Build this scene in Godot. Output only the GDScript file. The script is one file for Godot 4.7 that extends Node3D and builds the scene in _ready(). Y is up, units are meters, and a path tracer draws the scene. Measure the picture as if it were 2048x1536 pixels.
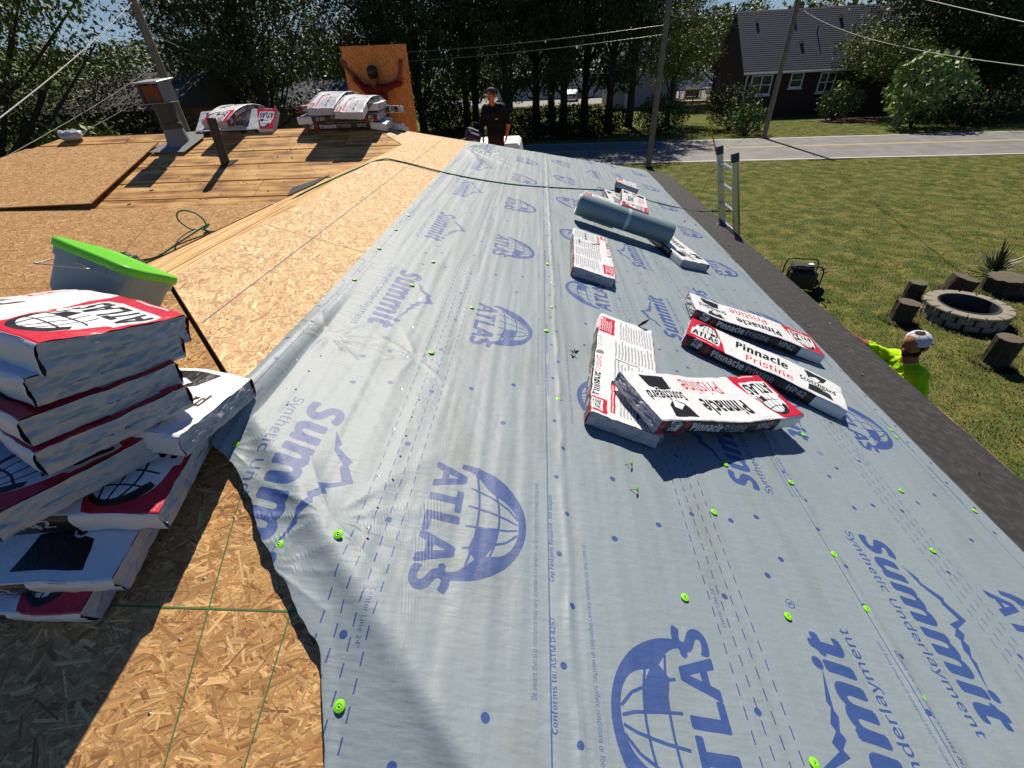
extends Node3D
# A hip roof being re-covered: sheathing, synthetic underlayment, wrapped shingle bundles; yard, road, houses and trees beyond.
# R = slope falling to +x, S = near hip face falling to +z, W = small face falling to -x, L = wing face falling to +z.
const CA := 0.9510565
const SA := 0.3090170
const TA := 0.3249197
const CY := 4.6
var taken := {}
var M := {}

class MB:
	var v := PackedVector3Array()
	var n := PackedVector3Array()
	var t := PackedVector2Array()
	var i := PackedInt32Array()
	var c := PackedColorArray()
	var col := Color(1, 1, 1)
	var coloured := false
	func vert(p: Vector3, nn: Vector3, uv := Vector2.ZERO) -> int:
		v.append(p); n.append(nn); t.append(uv)
		if coloured: c.append(col)
		return v.size() - 1
	func tri(a: int, b: int, d: int) -> void:
		i.append(a); i.append(d); i.append(b)
	# corners counter-clockwise as seen from outside
	func quad(a: Vector3, b: Vector3, d: Vector3, e: Vector3, u := Rect2(0, 0, 1, 1)) -> void:
		var nn := (b - a).cross(d - a).normalized()
		if nn == Vector3.ZERO: nn = (d - a).cross(e - a).normalized()
		var k := vert(a, nn, Vector2(u.position.x, u.end.y)); vert(b, nn, u.end); vert(d, nn, Vector2(u.end.x, u.position.y)); vert(e, nn, u.position)
		tri(k, k + 1, k + 2); tri(k, k + 2, k + 3)
	func tri3(a: Vector3, b: Vector3, d: Vector3) -> void:
		var nn := (b - a).cross(d - a).normalized()
		var k := vert(a, nn); vert(b, nn); vert(d, nn); tri(k, k + 1, k + 2)
	func poly(p: Array, uvs := []) -> void:
		var nn := Vector3.ZERO
		for q in p.size(): nn += (p[q] as Vector3).cross(p[(q + 1) % p.size()])
		nn = nn.normalized()
		var k := v.size()
		for q in p.size(): vert(p[q], nn, uvs[q] if uvs else Vector2(p[q].x, p[q].z))
		for q in range(1, p.size() - 1): tri(k, k + q, k + q + 1)
	func smooth(from_v: int, from_i: int) -> void:
		for k in range(from_v, v.size()): n[k] = Vector3.ZERO
		for k in range(from_i, i.size(), 3):
			var a := i[k]; var b := i[k + 1]; var d := i[k + 2]
			var f := (v[d] - v[a]).cross(v[b] - v[a])
			n[a] += f; n[b] += f; n[d] += f
		for k in range(from_v, v.size()): n[k] = n[k].normalized()
	func box(x: Transform3D, s: Vector3, bev := 0.0) -> void:
		var h := s * 0.5
		var b: float = min(bev, min(h.x, min(h.y, h.z)) * 0.95)
		var ax := [Vector3(1, 0, 0), Vector3(0, 1, 0), Vector3(0, 0, 1)]
		for k in 3:
			for sg in [-1.0, 1.0]:
				var nn: Vector3 = ax[k] * sg
				var p: Vector3 = ax[(k + 1) % 3]; var q: Vector3 = ax[(k + 2) % 3] * sg
				var hn: float = h[k]; var hp: float = h[(k + 1) % 3] - b; var hq: float = h[(k + 2) % 3] - b
				quad(x * (nn * hn - p * hp - q * hq), x * (nn * hn + p * hp - q * hq), x * (nn * hn + p * hp + q * hq), x * (nn * hn - p * hp + q * hq), Rect2(0, 0, hp * 2, hq * 2))
				if b > 0.0:
					for s2 in [-1.0, 1.0]:
						var m: Vector3 = ax[(k + 1) % 3] * s2
						var r: Vector3 = ax[(k + 2) % 3]
						var hr: float = h[(k + 2) % 3] - b
						var hm: float = h[(k + 1) % 3]
						var a0 := nn * hn + m * (hm - b); var a1 := nn * (hn - b) + m * hm
						if sg * s2 > 0: quad(x * (a0 - r * hr), x * (a1 - r * hr), x * (a1 + r * hr), x * (a0 + r * hr))
						else: quad(x * (a0 + r * hr), x * (a1 + r * hr), x * (a1 - r * hr), x * (a0 - r * hr))
		if b > 0.0:
			for sx in [-1.0, 1.0]:
				for sy in [-1.0, 1.0]:
					for sz in [-1.0, 1.0]:
						var g := Vector3(h.x * sx, h.y * sy, h.z * sz)
						var p0 := x * (g - Vector3(0, b * sy, b * sz)); var p1 := x * (g - Vector3(b * sx, 0, b * sz)); var p2 := x * (g - Vector3(b * sx, b * sy, 0))
						if sx * sy * sz > 0: tri3(p0, p1, p2)
						else: tri3(p0, p2, p1)
	func bx(a: Vector3, s: Vector3, bev := 0.0) -> void: box(Transform3D(Basis(), a), s, bev)
	func bar(a: Vector3, b: Vector3, w: float, d: float, up := Vector3.UP, bev := 0.0) -> void:
		var y := (b - a).normalized()
		var z := up
		if abs(z.dot(y)) > 0.98: z = Vector3.FORWARD
		var x := y.cross(z).normalized(); z = x.cross(y)
		box(Transform3D(Basis(x, y, z), (a + b) * 0.5), Vector3(w, (b - a).length(), d), bev)
	func tube(p: Array, r, sides := 8, caps := true) -> void:
		var v0 := v.size(); var i0 := i.size()
		var up := Vector3.UP
		var prev := Vector3.ZERO
		var run := 0.0
		for k in p.size():
			var d: Vector3 = (p[min(k + 1, p.size() - 1)] - p[max(k - 1, 0)]).normalized()
			if k > 0: run += (p[k] - p[k - 1]).length()
			if prev == Vector3.ZERO: prev = d.cross(up if abs(d.dot(up)) < 0.95 else Vector3.RIGHT).normalized()
			var x := (prev - d * prev.dot(d)).normalized(); prev = x
			var y := d.cross(x)
			var rr: float = r[k] if r is Array else r
			for s in sides + 1:
				var a := TAU * s / sides
				vert(p[k] + (x * cos(a) + y * sin(a)) * rr, x * cos(a) + y * sin(a), Vector2(float(s) / sides, run))
		for k in p.size() - 1:
			for s in sides:
				var a := v0 + k * (sides + 1) + s
				tri(a, a + 1, a + sides + 2); tri(a, a + sides + 2, a + sides + 1)
		for k in range(v0, v.size()): pass
		if caps:
			for e in [0, p.size() - 1]:
				var d: Vector3 = (p[0] - p[1]).normalized() if e == 0 else (p[-1] - p[-2]).normalized()
				var k0 := vert(p[e], d, Vector2(0.5, 0.5))
				for s in sides + 1: vert(v[v0 + e * (sides + 1) + s], d, Vector2(0.5 + 0.5 * cos(TAU * s / sides), 0.5 + 0.5 * sin(TAU * s / sides)))
				for s in sides:
					if e == 0: tri(k0, k0 + 2 + s, k0 + 1 + s)
					else: tri(k0, k0 + 1 + s, k0 + 2 + s)
	func lathe(x: Transform3D, prof: Array, sides := 16) -> void:   # profile of (radius, height), bottom to top on the outside
		var v0 := v.size(); var i0 := i.size()
		for q in prof:
			for s in sides + 1:
				var a := TAU * s / sides
				vert(x * Vector3(cos(a) * q.x, q.y, -sin(a) * q.x), Vector3.ZERO, Vector2(float(s) / sides * 2.0, q.y))
		for k in prof.size() - 1:
			for s in sides:
				var a := v0 + k * (sides + 1) + s
				tri(a, a + 1, a + sides + 2); tri(a, a + sides + 2, a + sides + 1)
		smooth(v0, i0)
	func grid(nx: int, ny: int, f: Callable) -> void:   # f(i, j) -> [point, uv]
		var v0 := v.size(); var i0 := i.size()
		for b in ny + 1:
			for a in nx + 1:
				var q: Array = f.call(a, b)
				vert(q[0], Vector3.ZERO, q[1])
		for b in ny:
			for a in nx:
				var k := v0 + b * (nx + 1) + a
				tri(k, k + 1, k + nx + 2); tri(k, k + nx + 2, k + nx + 1)
		smooth(v0, i0)
	func prism(p: PackedVector2Array, x: Transform3D, depth: float) -> void:   # outline in x's XY plane, from z = 0 to depth
		var q := p.duplicate()
		if not Geometry2D.is_polygon_clockwise(q): pass
		else: q.reverse()
		var f := Geometry2D.triangulate_polygon(q)
		for e in [0.0, depth]:
			var nn := x.basis.z.normalized() * (1.0 if e > 0 else -1.0)
			var k := v.size()
			for w in q: vert(x * Vector3(w.x, w.y, e), nn, w)
			for g in range(0, f.size(), 3):
				if ((q[f[g + 1]] - q[f[g]]).cross(q[f[g + 2]] - q[f[g]]) > 0) == (e > 0): tri(k + f[g], k + f[g + 1], k + f[g + 2])
				else: tri(k + f[g], k + f[g + 2], k + f[g + 1])
		for w in q.size():
			var a := q[w]; var b := q[(w + 1) % q.size()]
			quad(x * Vector3(a.x, a.y, 0), x * Vector3(b.x, b.y, 0), x * Vector3(b.x, b.y, depth), x * Vector3(a.x, a.y, depth))
	func ball(x: Transform3D, sides := 12, rings := 7) -> void:
		var pr := []
		for k in rings + 1:
			var a := -PI / 2 + PI * k / rings
			pr.append(Vector2(max(cos(a), 0.0001), sin(a)))
		lathe(x, pr, sides)
	func mesh() -> ArrayMesh:
		var a := []
		a.resize(Mesh.ARRAY_MAX)
		a[Mesh.ARRAY_VERTEX] = v; a[Mesh.ARRAY_NORMAL] = n; a[Mesh.ARRAY_TEX_UV] = t; a[Mesh.ARRAY_INDEX] = i
		if coloured: a[Mesh.ARRAY_COLOR] = c
		var m := ArrayMesh.new()
		m.add_surface_from_arrays(Mesh.PRIMITIVE_TRIANGLES, a)
		return m

func numbered(s: String) -> String:
	taken[s] = taken.get(s, 0) + 1
	return s if taken[s] == 1 else "%s_%03d" % [s, taken[s] - 1]

func tag(o: Node, label := "", category := "", group := "", kind := "") -> void:
	if label: o.set_meta("label", label)
	if category: o.set_meta("category", category)
	if group: o.set_meta("group", group)
	if kind: o.set_meta("kind", kind)

func thing(called: String, label: String, category: String, at := Vector3.ZERO, group := "") -> Node3D:
	var o := Node3D.new()
	o.name = numbered(called)
	add_child(o)
	o.position = at
	tag(o, label, category, group)
	return o

func put(called: String, m, mat: Material, parent: Node = null) -> MeshInstance3D:
	var o := MeshInstance3D.new()
	o.mesh = m.mesh() if m is MB else m
	o.name = called if parent else numbered(called)
	o.material_override = mat
	if parent: parent.add_child(o, true)
	else: add_child(o)
	return o

func one(called: String, m, mat: Material, label: String, category: String, group := "") -> MeshInstance3D:
	var o := put(called, m, mat)
	tag(o, label, category, group)
	return o

func struct(called: String, m, mat: Material, label := "") -> MeshInstance3D:
	var o := put(called, m, mat)
	tag(o, label, "", "", "structure")
	return o

func copy(o: Node3D, called: String, label: String, x: Transform3D) -> Node3D:
	var r: Node3D = o.duplicate()
	r.name = numbered(called)
	add_child(r)
	r.transform = x
	r.set_meta("label", label)
	return r

func mat(c: Color, rough := 0.8, metal := 0.0, spec := 0.5) -> StandardMaterial3D:
	var m := StandardMaterial3D.new()
	m.albedo_color = c; m.roughness = rough; m.metallic = metal; m.metallic_specular = spec
	return m

func tex(im: Image) -> ImageTexture: return ImageTexture.create_from_image(im)

func noise(freq: float, seed_ := 1, oct := 4, type := FastNoiseLite.TYPE_SIMPLEX_SMOOTH) -> FastNoiseLite:
	var f := FastNoiseLite.new()
	f.frequency = freq; f.seed = seed_; f.fractal_octaves = oct; f.noise_type = type
	return f

func ramp(stops: Array) -> PackedByteArray:   # [[pos, Color], ...] -> 256 rgb triples
	var b := PackedByteArray(); b.resize(768)
	for k in 256:
		var x := k / 255.0
		var c: Color = stops[-1][1]
		for s in stops.size() - 1:
			if x <= stops[s + 1][0]:
				c = stops[s][1].lerp(stops[s + 1][1], clampf((x - stops[s][0]) / (stops[s + 1][0] - stops[s][0]), 0, 1)); break
		b[k * 3] = int(c.r * 255); b[k * 3 + 1] = int(c.g * 255); b[k * 3 + 2] = int(c.b * 255)
	return b

func grey(w: int, h: int, f: FastNoiseLite, sx := 1.0, sy := 1.0) -> Image:   # seamless noise, stretched sx, sy times
	var im := f.get_seamless_image(max(8, int(w / sx)), max(8, int(h / sy)), false, false, 0.15)
	im.convert(Image.FORMAT_L8)
	im.resize(w, h, Image.INTERPOLATE_CUBIC)
	return im

func mapped(im: Image, stops: Array) -> Image:
	var d := im.get_data(); var l := ramp(stops)
	var o := PackedByteArray(); o.resize(d.size() * 3)
	for k in d.size():
		var q := d[k] * 3
		o[k * 3] = l[q]; o[k * 3 + 1] = l[q + 1]; o[k * 3 + 2] = l[q + 2]
	return Image.create_from_data(im.get_width(), im.get_height(), false, Image.FORMAT_RGB8, o)

func mixed(a: Image, b: Image, wa: float, wb: float, off := 0.0) -> Image:   # L8 images, a * wa + b * wb + off
	var p := a.get_data(); var q := b.get_data()
	for k in p.size(): p[k] = clampi(int(p[k] * wa + q[k] * wb + off), 0, 255)
	return Image.create_from_data(a.get_width(), a.get_height(), false, Image.FORMAT_L8, p)

func bump(im: Image, amount: float) -> ImageTexture:
	var c := im.duplicate()
	c.convert(Image.FORMAT_RGBA8)
	c.bump_map_to_normal_map(amount)
	return tex(c)

func bumped(m: StandardMaterial3D, im: Image, amount: float, strength := 1.0) -> void:
	m.normal_enabled = true; m.normal_texture = bump(im, amount); m.normal_scale = strength

func tri(m: StandardMaterial3D, s: float, world := false) -> StandardMaterial3D:
	m.uv1_triplanar = true; m.uv1_scale = Vector3.ONE * s; m.uv1_world_triplanar = world
	return m

# ---- drawing print on an Image by scan lines
class Art:
	var im: Image
	var ts := TextServerManager.get_primary_interface()
	var fonts := {}
	func _init(w: int, h: int, c: Color) -> void:
		im = Image.create(w, h, false, Image.FORMAT_RGB8); im.fill(c)
	func font(face: String, weight: int) -> RID:
		var k := face + str(weight)
		if not fonts.has(k):
			var f := SystemFont.new(); f.font_names = PackedStringArray([face]); f.font_weight = weight
			fonts[k] = [f, f.get_rids()[0]]
		return fonts[k][1]
	func fill(ps: Array, c: Color) -> void:   # even-odd fill of closed outlines
		var lo := 1e9; var hi := -1e9
		for p in ps:
			for q in p: lo = minf(lo, q.y); hi = maxf(hi, q.y)
		var rows := {}
		var y0 := maxi(0, int(floor(lo))); var y1 := mini(im.get_height() - 1, int(ceil(hi)))
		if y1 < y0: return
		var xs := []
		for y in range(y0, y1 + 1): xs.append(PackedFloat32Array())
		for p in ps:
			for k in p.size():
				var a: Vector2 = p[k]; var b: Vector2 = p[(k + 1) % p.size()]
				if a.y == b.y: continue
				if a.y > b.y: var s := a; a = b; b = s
				for y in range(maxi(y0, int(ceil(a.y - 0.5))), mini(y1, int(ceil(b.y - 0.5)) - 1) + 1):
					xs[y - y0].append(a.x + (y + 0.5 - a.y) / (b.y - a.y) * (b.x - a.x))
		for y in range(y0, y1 + 1):
			var r: PackedFloat32Array = xs[y - y0]
			r.sort()
			for k in range(0, r.size() - 1, 2):
				var x := int(round(r[k])); var w := int(round(r[k + 1])) - x
				if w > 0: im.fill_rect(Rect2i(x, y, w, 1), c)
	func line(pts: Array, w: float, c: Color) -> void:
		for k in pts.size() - 1:
			var a: Vector2 = pts[k]; var b: Vector2 = pts[k + 1]
			var d := (b - a).normalized().orthogonal() * w * 0.5
			fill([[a + d, b + d, b - d, a - d]], c)
	func disc(o: Vector2, r: Vector2, c: Color) -> void:
		var p := []
		for k in 24: p.append(o + Vector2(cos(TAU * k / 24), sin(TAU * k / 24)) * r)
		fill([p], c)
	# text with its base line's left end at the transform's origin, cap height about 1 unit
	func text(s: String, x: Transform2D, c: Color, face := "Droid Sans", weight := 400, fit := 0.0, fat := 0.0) -> float:
		var rid := font(face, weight)
		var pen := 0.0
		var out := []
		for ch in s:
			var g := ts.font_get_glyph_index(rid, 64, ch.unicode_at(0), 0)
			var d: Dictionary = ts.font_get_glyph_contours(rid, 64, g)
			var pts: PackedVector3Array = d.get("points", PackedVector3Array())
			var from := 0
			var gl := []
			for e in d.get("contours", PackedInt32Array()):
				var raw := pts.slice(from, e + 1); from = e + 1
				var flat := []
				var m := raw.size()
				if m < 3: continue
				var start := 0
				while start < m and raw[start].z != 1.0: start += 1
				var prev := Vector2(raw[start % m].x, raw[start % m].y)
				flat.append(prev)
				var ctl = null
				for k in range(1, m + 1):
					var q := raw[(start + k) % m]
					var w := Vector2(q.x, q.y)
					if q.z == 1.0:
						if ctl == null: flat.append(w)
						else:
							for st in [0.25, 0.5, 0.75, 1.0]: flat.append(prev.lerp(ctl, st).lerp(ctl.lerp(w, st), st))
						prev = w; ctl = null
					else:
						if ctl != null:
							var mid: Vector2 = (ctl + w) * 0.5
							for st in [0.25, 0.5, 0.75, 1.0]: flat.append(prev.lerp(ctl, st).lerp(ctl.lerp(mid, st), st))
							prev = mid
						ctl = w
				gl.append(flat)
			out.append([pen, gl])
			pen += ts.font_get_glyph_advance(rid, 64, g).x
		var width := pen / 46.0
		var kx := fit / width if fit > 0.0 else 1.0
		for o in out:
			var tr := []
			for p in o[1]:
				var q := []
				for w in p: q.append(x * Vector2((w.x + o[0]) / 46.0 * kx, w.y / 46.0))
				tr.append(q)
			if tr: fill(tr, c)
			if tr and fat > 0.0:
				for q in tr: line(q + [q[0]], fat, c)
		return width * kx
	# rows of tiny unreadable print
	func fine(r: Rect2, rows: int, c: Color, rg: RandomNumberGenerator) -> void:
		for k in rows:
			var y := r.position.y + r.size.y * (k + 0.2) / rows
			var xx := r.position.x
			var stop := r.end.x - rg.randf() * r.size.x * 0.25
			while xx < stop:
				var w := rg.randf_range(3, 16)
				im.fill_rect(Rect2i(int(xx), int(y), int(w), maxi(1, int(r.size.y / rows * 0.5))), c)
				xx += w + 4
	func dome(P: Callable, c: Color) -> void:   # half globe of the film's print, P maps metres to pixels
		var o := Vector2(0.345, 0.822)
		var ring := []; var inner := []
		for k in 41:
			var a := PI * 1.02 - PI * 1.04 * k / 40.0
			var d := Vector2(cos(a) * 0.212, sin(a) * 0.218)
			var t := 0.018 + 0.042 * exp(-pow((a - 2.45) / 0.45, 2)) + 0.04 * exp(-pow((a - 0.55) / 0.35, 2))
			ring.append(P.call(o.x + d.x, o.y + d.y)); inner.append(P.call(o.x + d.x * (1.0 - t / 0.2), o.y + d.y * (1.0 - t / 0.2) - 0.004))
		inner.reverse()
		fill([ring + inner], c)
		for b in [-0.115, -0.042, 0.032, 0.108]: line([P.call(o.x + b, 0.848), P.call(o.x + b * 0.85, 0.91), P.call(o.x + b * 0.55, 0.98), P.call(o.x + b * 0.25, 1.012)], 13, c)
		for h in [[0.885, 0.165, 0.02], [0.952, 0.125, 0.022]]:
			var p := []
			for k in 11: var f := -1.0 + 0.2 * k; p.append(P.call(o.x + f * h[1], h[0] - h[2] * f * f))
			line(p, 12, c)
		fill([[P.call(o.x + 0.03, 0.888), P.call(o.x + 0.026, 0.952), P.call(o.x + 0.075, 0.948), P.call(o.x + 0.15, 0.90), P.call(o.x + 0.108, 0.865)]], c)
		for q in [[0.523, 0.803], [0.175, 0.868]]: disc(P.call(q[0], q[1]), Vector2(18, 18), c)
	func globe(o: Vector2, r: float, x: Transform2D, c: Color, land := true) -> void:   # a wire globe, open at lower left
		var ring := []
		for k in 33:
			var a := -2.75 + 4.1 * k / 32.0
			ring.append(x * (o + Vector2(cos(a), sin(a)) * r))
		for k in range(32, -1, -1):
			var a := -2.75 + 4.1 * k / 32.0
			var w := 0.70 + 0.22 * absf(sin((k / 32.0) * PI - 0.2)) if k < 17 else 0.88
			ring.append(x * (o + Vector2(cos(a), sin(a)) * r * w + Vector2(-0.02, 0.04) * r))
		fill([ring], c)
		for b in [-0.55, -0.1, 0.4]:
			var p := []
			for k in 13:
				var a := -1.35 + 2.4 * k / 12.0
				p.append(x * (o + Vector2(sin(b) * cos(a * 0.9) * r * 0.95 + 0.1 * r, sin(a) * r * 0.9)))
			line(p, r * 0.06 * x.get_scale().x, c)
		for b in [-0.5, -0.05, 0.42]:
			var p := []
			for k in 13:
				var f := -0.85 + 1.75 * k / 12.0
				p.append(x * (o + Vector2(f * r * sqrt(maxf(0.05, 1.0 - b * b)), b * r + (1.0 - f * f) * 0.12 * r)))
			line(p, r * 0.055 * x.get_scale().x, c)
		if land:
			fill([[x * (o + Vector2(0.25, 0.02) * r), x * (o + Vector2(0.75, 0.0) * r), x * (o + Vector2(0.8, 0.3) * r), x * (o + Vector2(0.35, 0.42) * r)]], c)
		var dd := []
		for k in 12: dd.append(x * (o + Vector2(0.72, 0.98) * r + Vector2(cos(TAU * k / 12), sin(TAU * k / 12)) * r * 0.09))
		fill([dd], c)

# points on the four roof faces, h above the sheathing
func R(u: float, w: float, h := 0.0) -> Vector3: return Vector3(-1.15 * SA + u * CA + h * SA, CY - 1.15 * CA - u * SA + h * CA, -w)
func S(x: float, w: float, h := 0.0) -> Vector3: return Vector3(x, CY - 0.689 - w * SA + h * CA, -1.72 + w * CA + h * SA)
func L(x: float, w: float, h := 0.0) -> Vector3: return Vector3(x, CY - 0.525 - w * SA + h * CA, -6.21 + w * CA + h * SA)
func W(z: float, w: float, h := 0.0) -> Vector3: return Vector3(-1.601 - w * CA - h * SA, CY - 0.689 - w * SA + h * CA, z)
func rim_hip(u: float) -> float: return 6.21 + (u + 1.84) * CA          # where R meets the far face
func near_hip(u: float) -> float: return 1.72 - (u + 1.31) * CA           # where R meets S

func osb_images(seed_: int, tones: Array) -> Array:   # strand board, 1.22 m square: [colour, height]
	var rg := RandomNumberGenerator.new(); rg.seed = seed_
	var N := 1400
	var im := Image.create(N, N, false, Image.FORMAT_RGB8); im.fill(tones[0])
	var hm := Image.create(N, N, false, Image.FORMAT_RGB8); hm.fill(Color(0.3, 0.3, 0.3))
	for k in 10500:
		var base: Color = tones[rg.randi() % tones.size()]
		var len_ := rg.randf_range(30, 112) * (0.55 if rg.randf() < 0.45 else 1.0)
		var wid := rg.randf_range(4, 17) * (0.5 if rg.randf() < 0.5 else 1.0)
		var a := rg.randfn(0.0, 0.62)
		if rg.randf() < 0.25: a = rg.randf_range(-PI / 2, PI / 2)
		var o := Vector2(rg.randf() * N, rg.randf() * N)
		var ca := cos(a); var sa := sin(a)
		if absf(sa) < 0.01: sa = 0.01
		var hgt := rg.randf_range(0.25, 0.85)
		var parts := 1 + int(wid / 6.0)
		for q in parts:
			var w := wid / parts
			var cc := (q + 0.5) * w - wid * 0.5
			var f := rg.randf_range(0.86, 1.13)
			var col := Color(base.r * f, base.g * f, base.b * f)
			var hl := len_ * 0.5 * rg.randf_range(0.82, 1.0)
			var hh := Color.from_hsv(0, 0, clampf(hgt + rg.randf_range(-0.05, 0.05), 0, 1))
			var ext := int(hl * absf(sa) + (absf(cc) + w) * ca) + 1
			for dy in range(-ext, ext + 1):
				var lo: float = (-hl - dy * sa) / ca; var hi: float = (hl - dy * sa) / ca
				var p: float = (dy * ca - cc - w * 0.55) / sa; var r: float = (dy * ca - cc + w * 0.55) / sa
				lo = maxf(lo, minf(p, r)); hi = minf(hi, maxf(p, r))
				if hi <= lo: continue
				var y := posmod(int(o.y) + dy, N)
				var x := int(o.x + lo); var wd := maxi(1, int(hi - lo))
				im.fill_rect(Rect2i(x, y, wd, 1), col); hm.fill_rect(Rect2i(x, y, wd, 1), hh)
				if x + wd > N:
					im.fill_rect(Rect2i(0, y, x + wd - N, 1), col); hm.fill_rect(Rect2i(0, y, x + wd - N, 1), hh)
				elif x < 0:
					im.fill_rect(Rect2i(x + N, y, -x, 1), col); hm.fill_rect(Rect2i(x + N, y, -x, 1), hh)
	hm.convert(Image.FORMAT_L8)
	return [im, hm]

func underlayment_image() -> Image:   # one repeat: 1.25 m along the roll, 1.22 m across; upper edge at the bottom of the image
	var N := 2048
	var KX := N / 1.25; var KY := N / 1.22
	var a := Art.new(N, N, Color8(126, 139, 147))
	var ink := Color8(48, 74, 130)
	var pale := Color8(108, 120, 170)
	var P := func(x: float, s: float) -> Vector2: return Vector2(x * KX, N - s * KY)
	var T := func(x: float, s: float, cap: float, shear := 0.0) -> Transform2D: return Transform2D(Vector2(cap * KX, 0), Vector2(-shear * cap * KX, cap * KY), P.call(x, s))
	var B := func(x: float, s: float, cap: float) -> Transform2D: return Transform2D(Vector2(-cap * KX, 0), Vector2(0, -cap * KY), P.call(x, s))
	# faint crape of the woven film
	var rg := RandomNumberGenerator.new(); rg.seed = 5
	for k in 2600:
		var f := rg.randf_range(-0.018, 0.018)
		a.im.fill_rect(Rect2i(rg.randi() % N, rg.randi() % N, rg.randi_range(60, 500), rg.randi_range(1, 3)), Color(0.494 + f, 0.545 + f, 0.576 + f))
	# edges: lines, dots, small print
	for e in [[0.055, 0.003], [1.115, 0.004]]:
		a.im.fill_rect(Rect2i(0, int(N - e[0] * KY), N, int(e[1] * KY)), ink)
	for k in 8:
		a.disc(P.call(0.02 + k * 0.15625, 0.018 + 0.03 * (k % 2)), Vector2(0.009 * KX, 0.009 * KY), ink)
		a.disc(P.call(0.09 + k * 0.15625, 1.148 + 0.032 * (k % 2)), Vector2(0.009 * KX, 0.009 * KY), ink)
	a.text("Be aware that slip resistance may vary dependent on weather, surface conditions or footwear being used", B.call(0.80, 1.078, 0.0125), ink, "Droid Sans", 400, 0.66 / 0.0125)
	a.text("Conforms to: ASTM D 8257", B.call(0.86, 1.128, 0.013), ink, "Droid Sans", 700, 0.26 / 0.013)
	a.text("Cap Fastners Required - NO Staples", B.call(0.50, 1.128, 0.013), ink, "Droid Sans", 700, 0.32 / 0.013)
	a.text("Be aware that slip resistance may vary dependent on weather, surface conditions or footwear being used", T.call(0.02, 0.073, 0.011), ink, "Droid Sans", 400, 0.66 / 0.011)
	a.text("Conforms to: ASTM D 8257", T.call(0.02, 0.030, 0.012), ink, "Droid Sans", 700, 0.25 / 0.012)
	a.text("Cap Fastners Required - NO Staples", T.call(0.36, 0.030, 0.012), ink, "Droid Sans", 700, 0.3 / 0.012)
	# Summit with its mountain
	a.text("Synthetic Underlayment", T.call(0.0, 0.180, 0.034), ink, "Droid Sans", 400, 0.70 / 0.034, 2.0)
	a.text("Summit", T.call(0.0, 0.245, 0.118, 0.12), ink, "Droid Sans", 700, 0.66 / 0.118, 14.0)
	a.text("R", T.call(0.742, 0.352, 0.016), ink, "Droid Sans", 700)
	var ring := []
	for k in 25: ring.append(P.call(0.749 + 0.0145 * cos(TAU * k / 24), 0.360 + 0.0145 * sin(TAU * k / 24)))
	a.line(ring, 5, ink)
	var mt := []
	for q in [[0.12, 0.365], [0.17, 0.405], [0.185, 0.398], [0.235, 0.462], [0.25, 0.452], [0.315, 0.49], [0.355, 0.42], [0.372, 0.432], [0.40, 0.402], [0.415, 0.41], [0.455, 0.385], [0.47, 0.39], [0.56, 0.352], [0.45, 0.378], [0.435, 0.372], [0.40, 0.39], [0.385, 0.380], [0.36, 0.405], [0.345, 0.392], [0.318, 0.455], [0.265, 0.43], [0.25, 0.435], [0.20, 0.388], [0.185, 0.386]]: mt.append(P.call(q[0], q[1]))
	a.fill([mt], ink)
	# centre line
	for s in [0.545, 0.585, 0.625, 0.665]:
		for k in 24:
			var off := 0.0 if s == 0.545 or s == 0.625 else 0.026
			a.im.fill_rect(Rect2i(int((k * 1.25 / 24 + off) * KX), int(N - s * KY), int(0.03 * KX), 6), ink)
	for k in 4: a.disc(P.call(0.1 + k * 0.3125, 0.605 + 0.02 * (k % 2)), Vector2(0.010 * KX, 0.010 * KY), ink)
	a.text("Center Line 24\"", T.call(0.62, 0.638, 0.0125), ink, "Droid Sans", 400, 0.13 / 0.0125)
	for q in [[0.92, 0.31], [0.84, 0.40], [1.10, 0.33], [0.95, 0.78], [1.12, 0.93], [0.85, 0.96], [1.05, 0.46]]: a.disc(P.call(q[0], q[1]), Vector2(0.011 * KX, 0.011 * KY), ink)
	# ATLAS with the globe
	a.text("ATLAS", T.call(0.15, 0.724, 0.102, 0.0), ink, "Droid Sans", 700, 0.455 / 0.102, 9.0)
	a.dome(P, ink)
	return a.im

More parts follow.
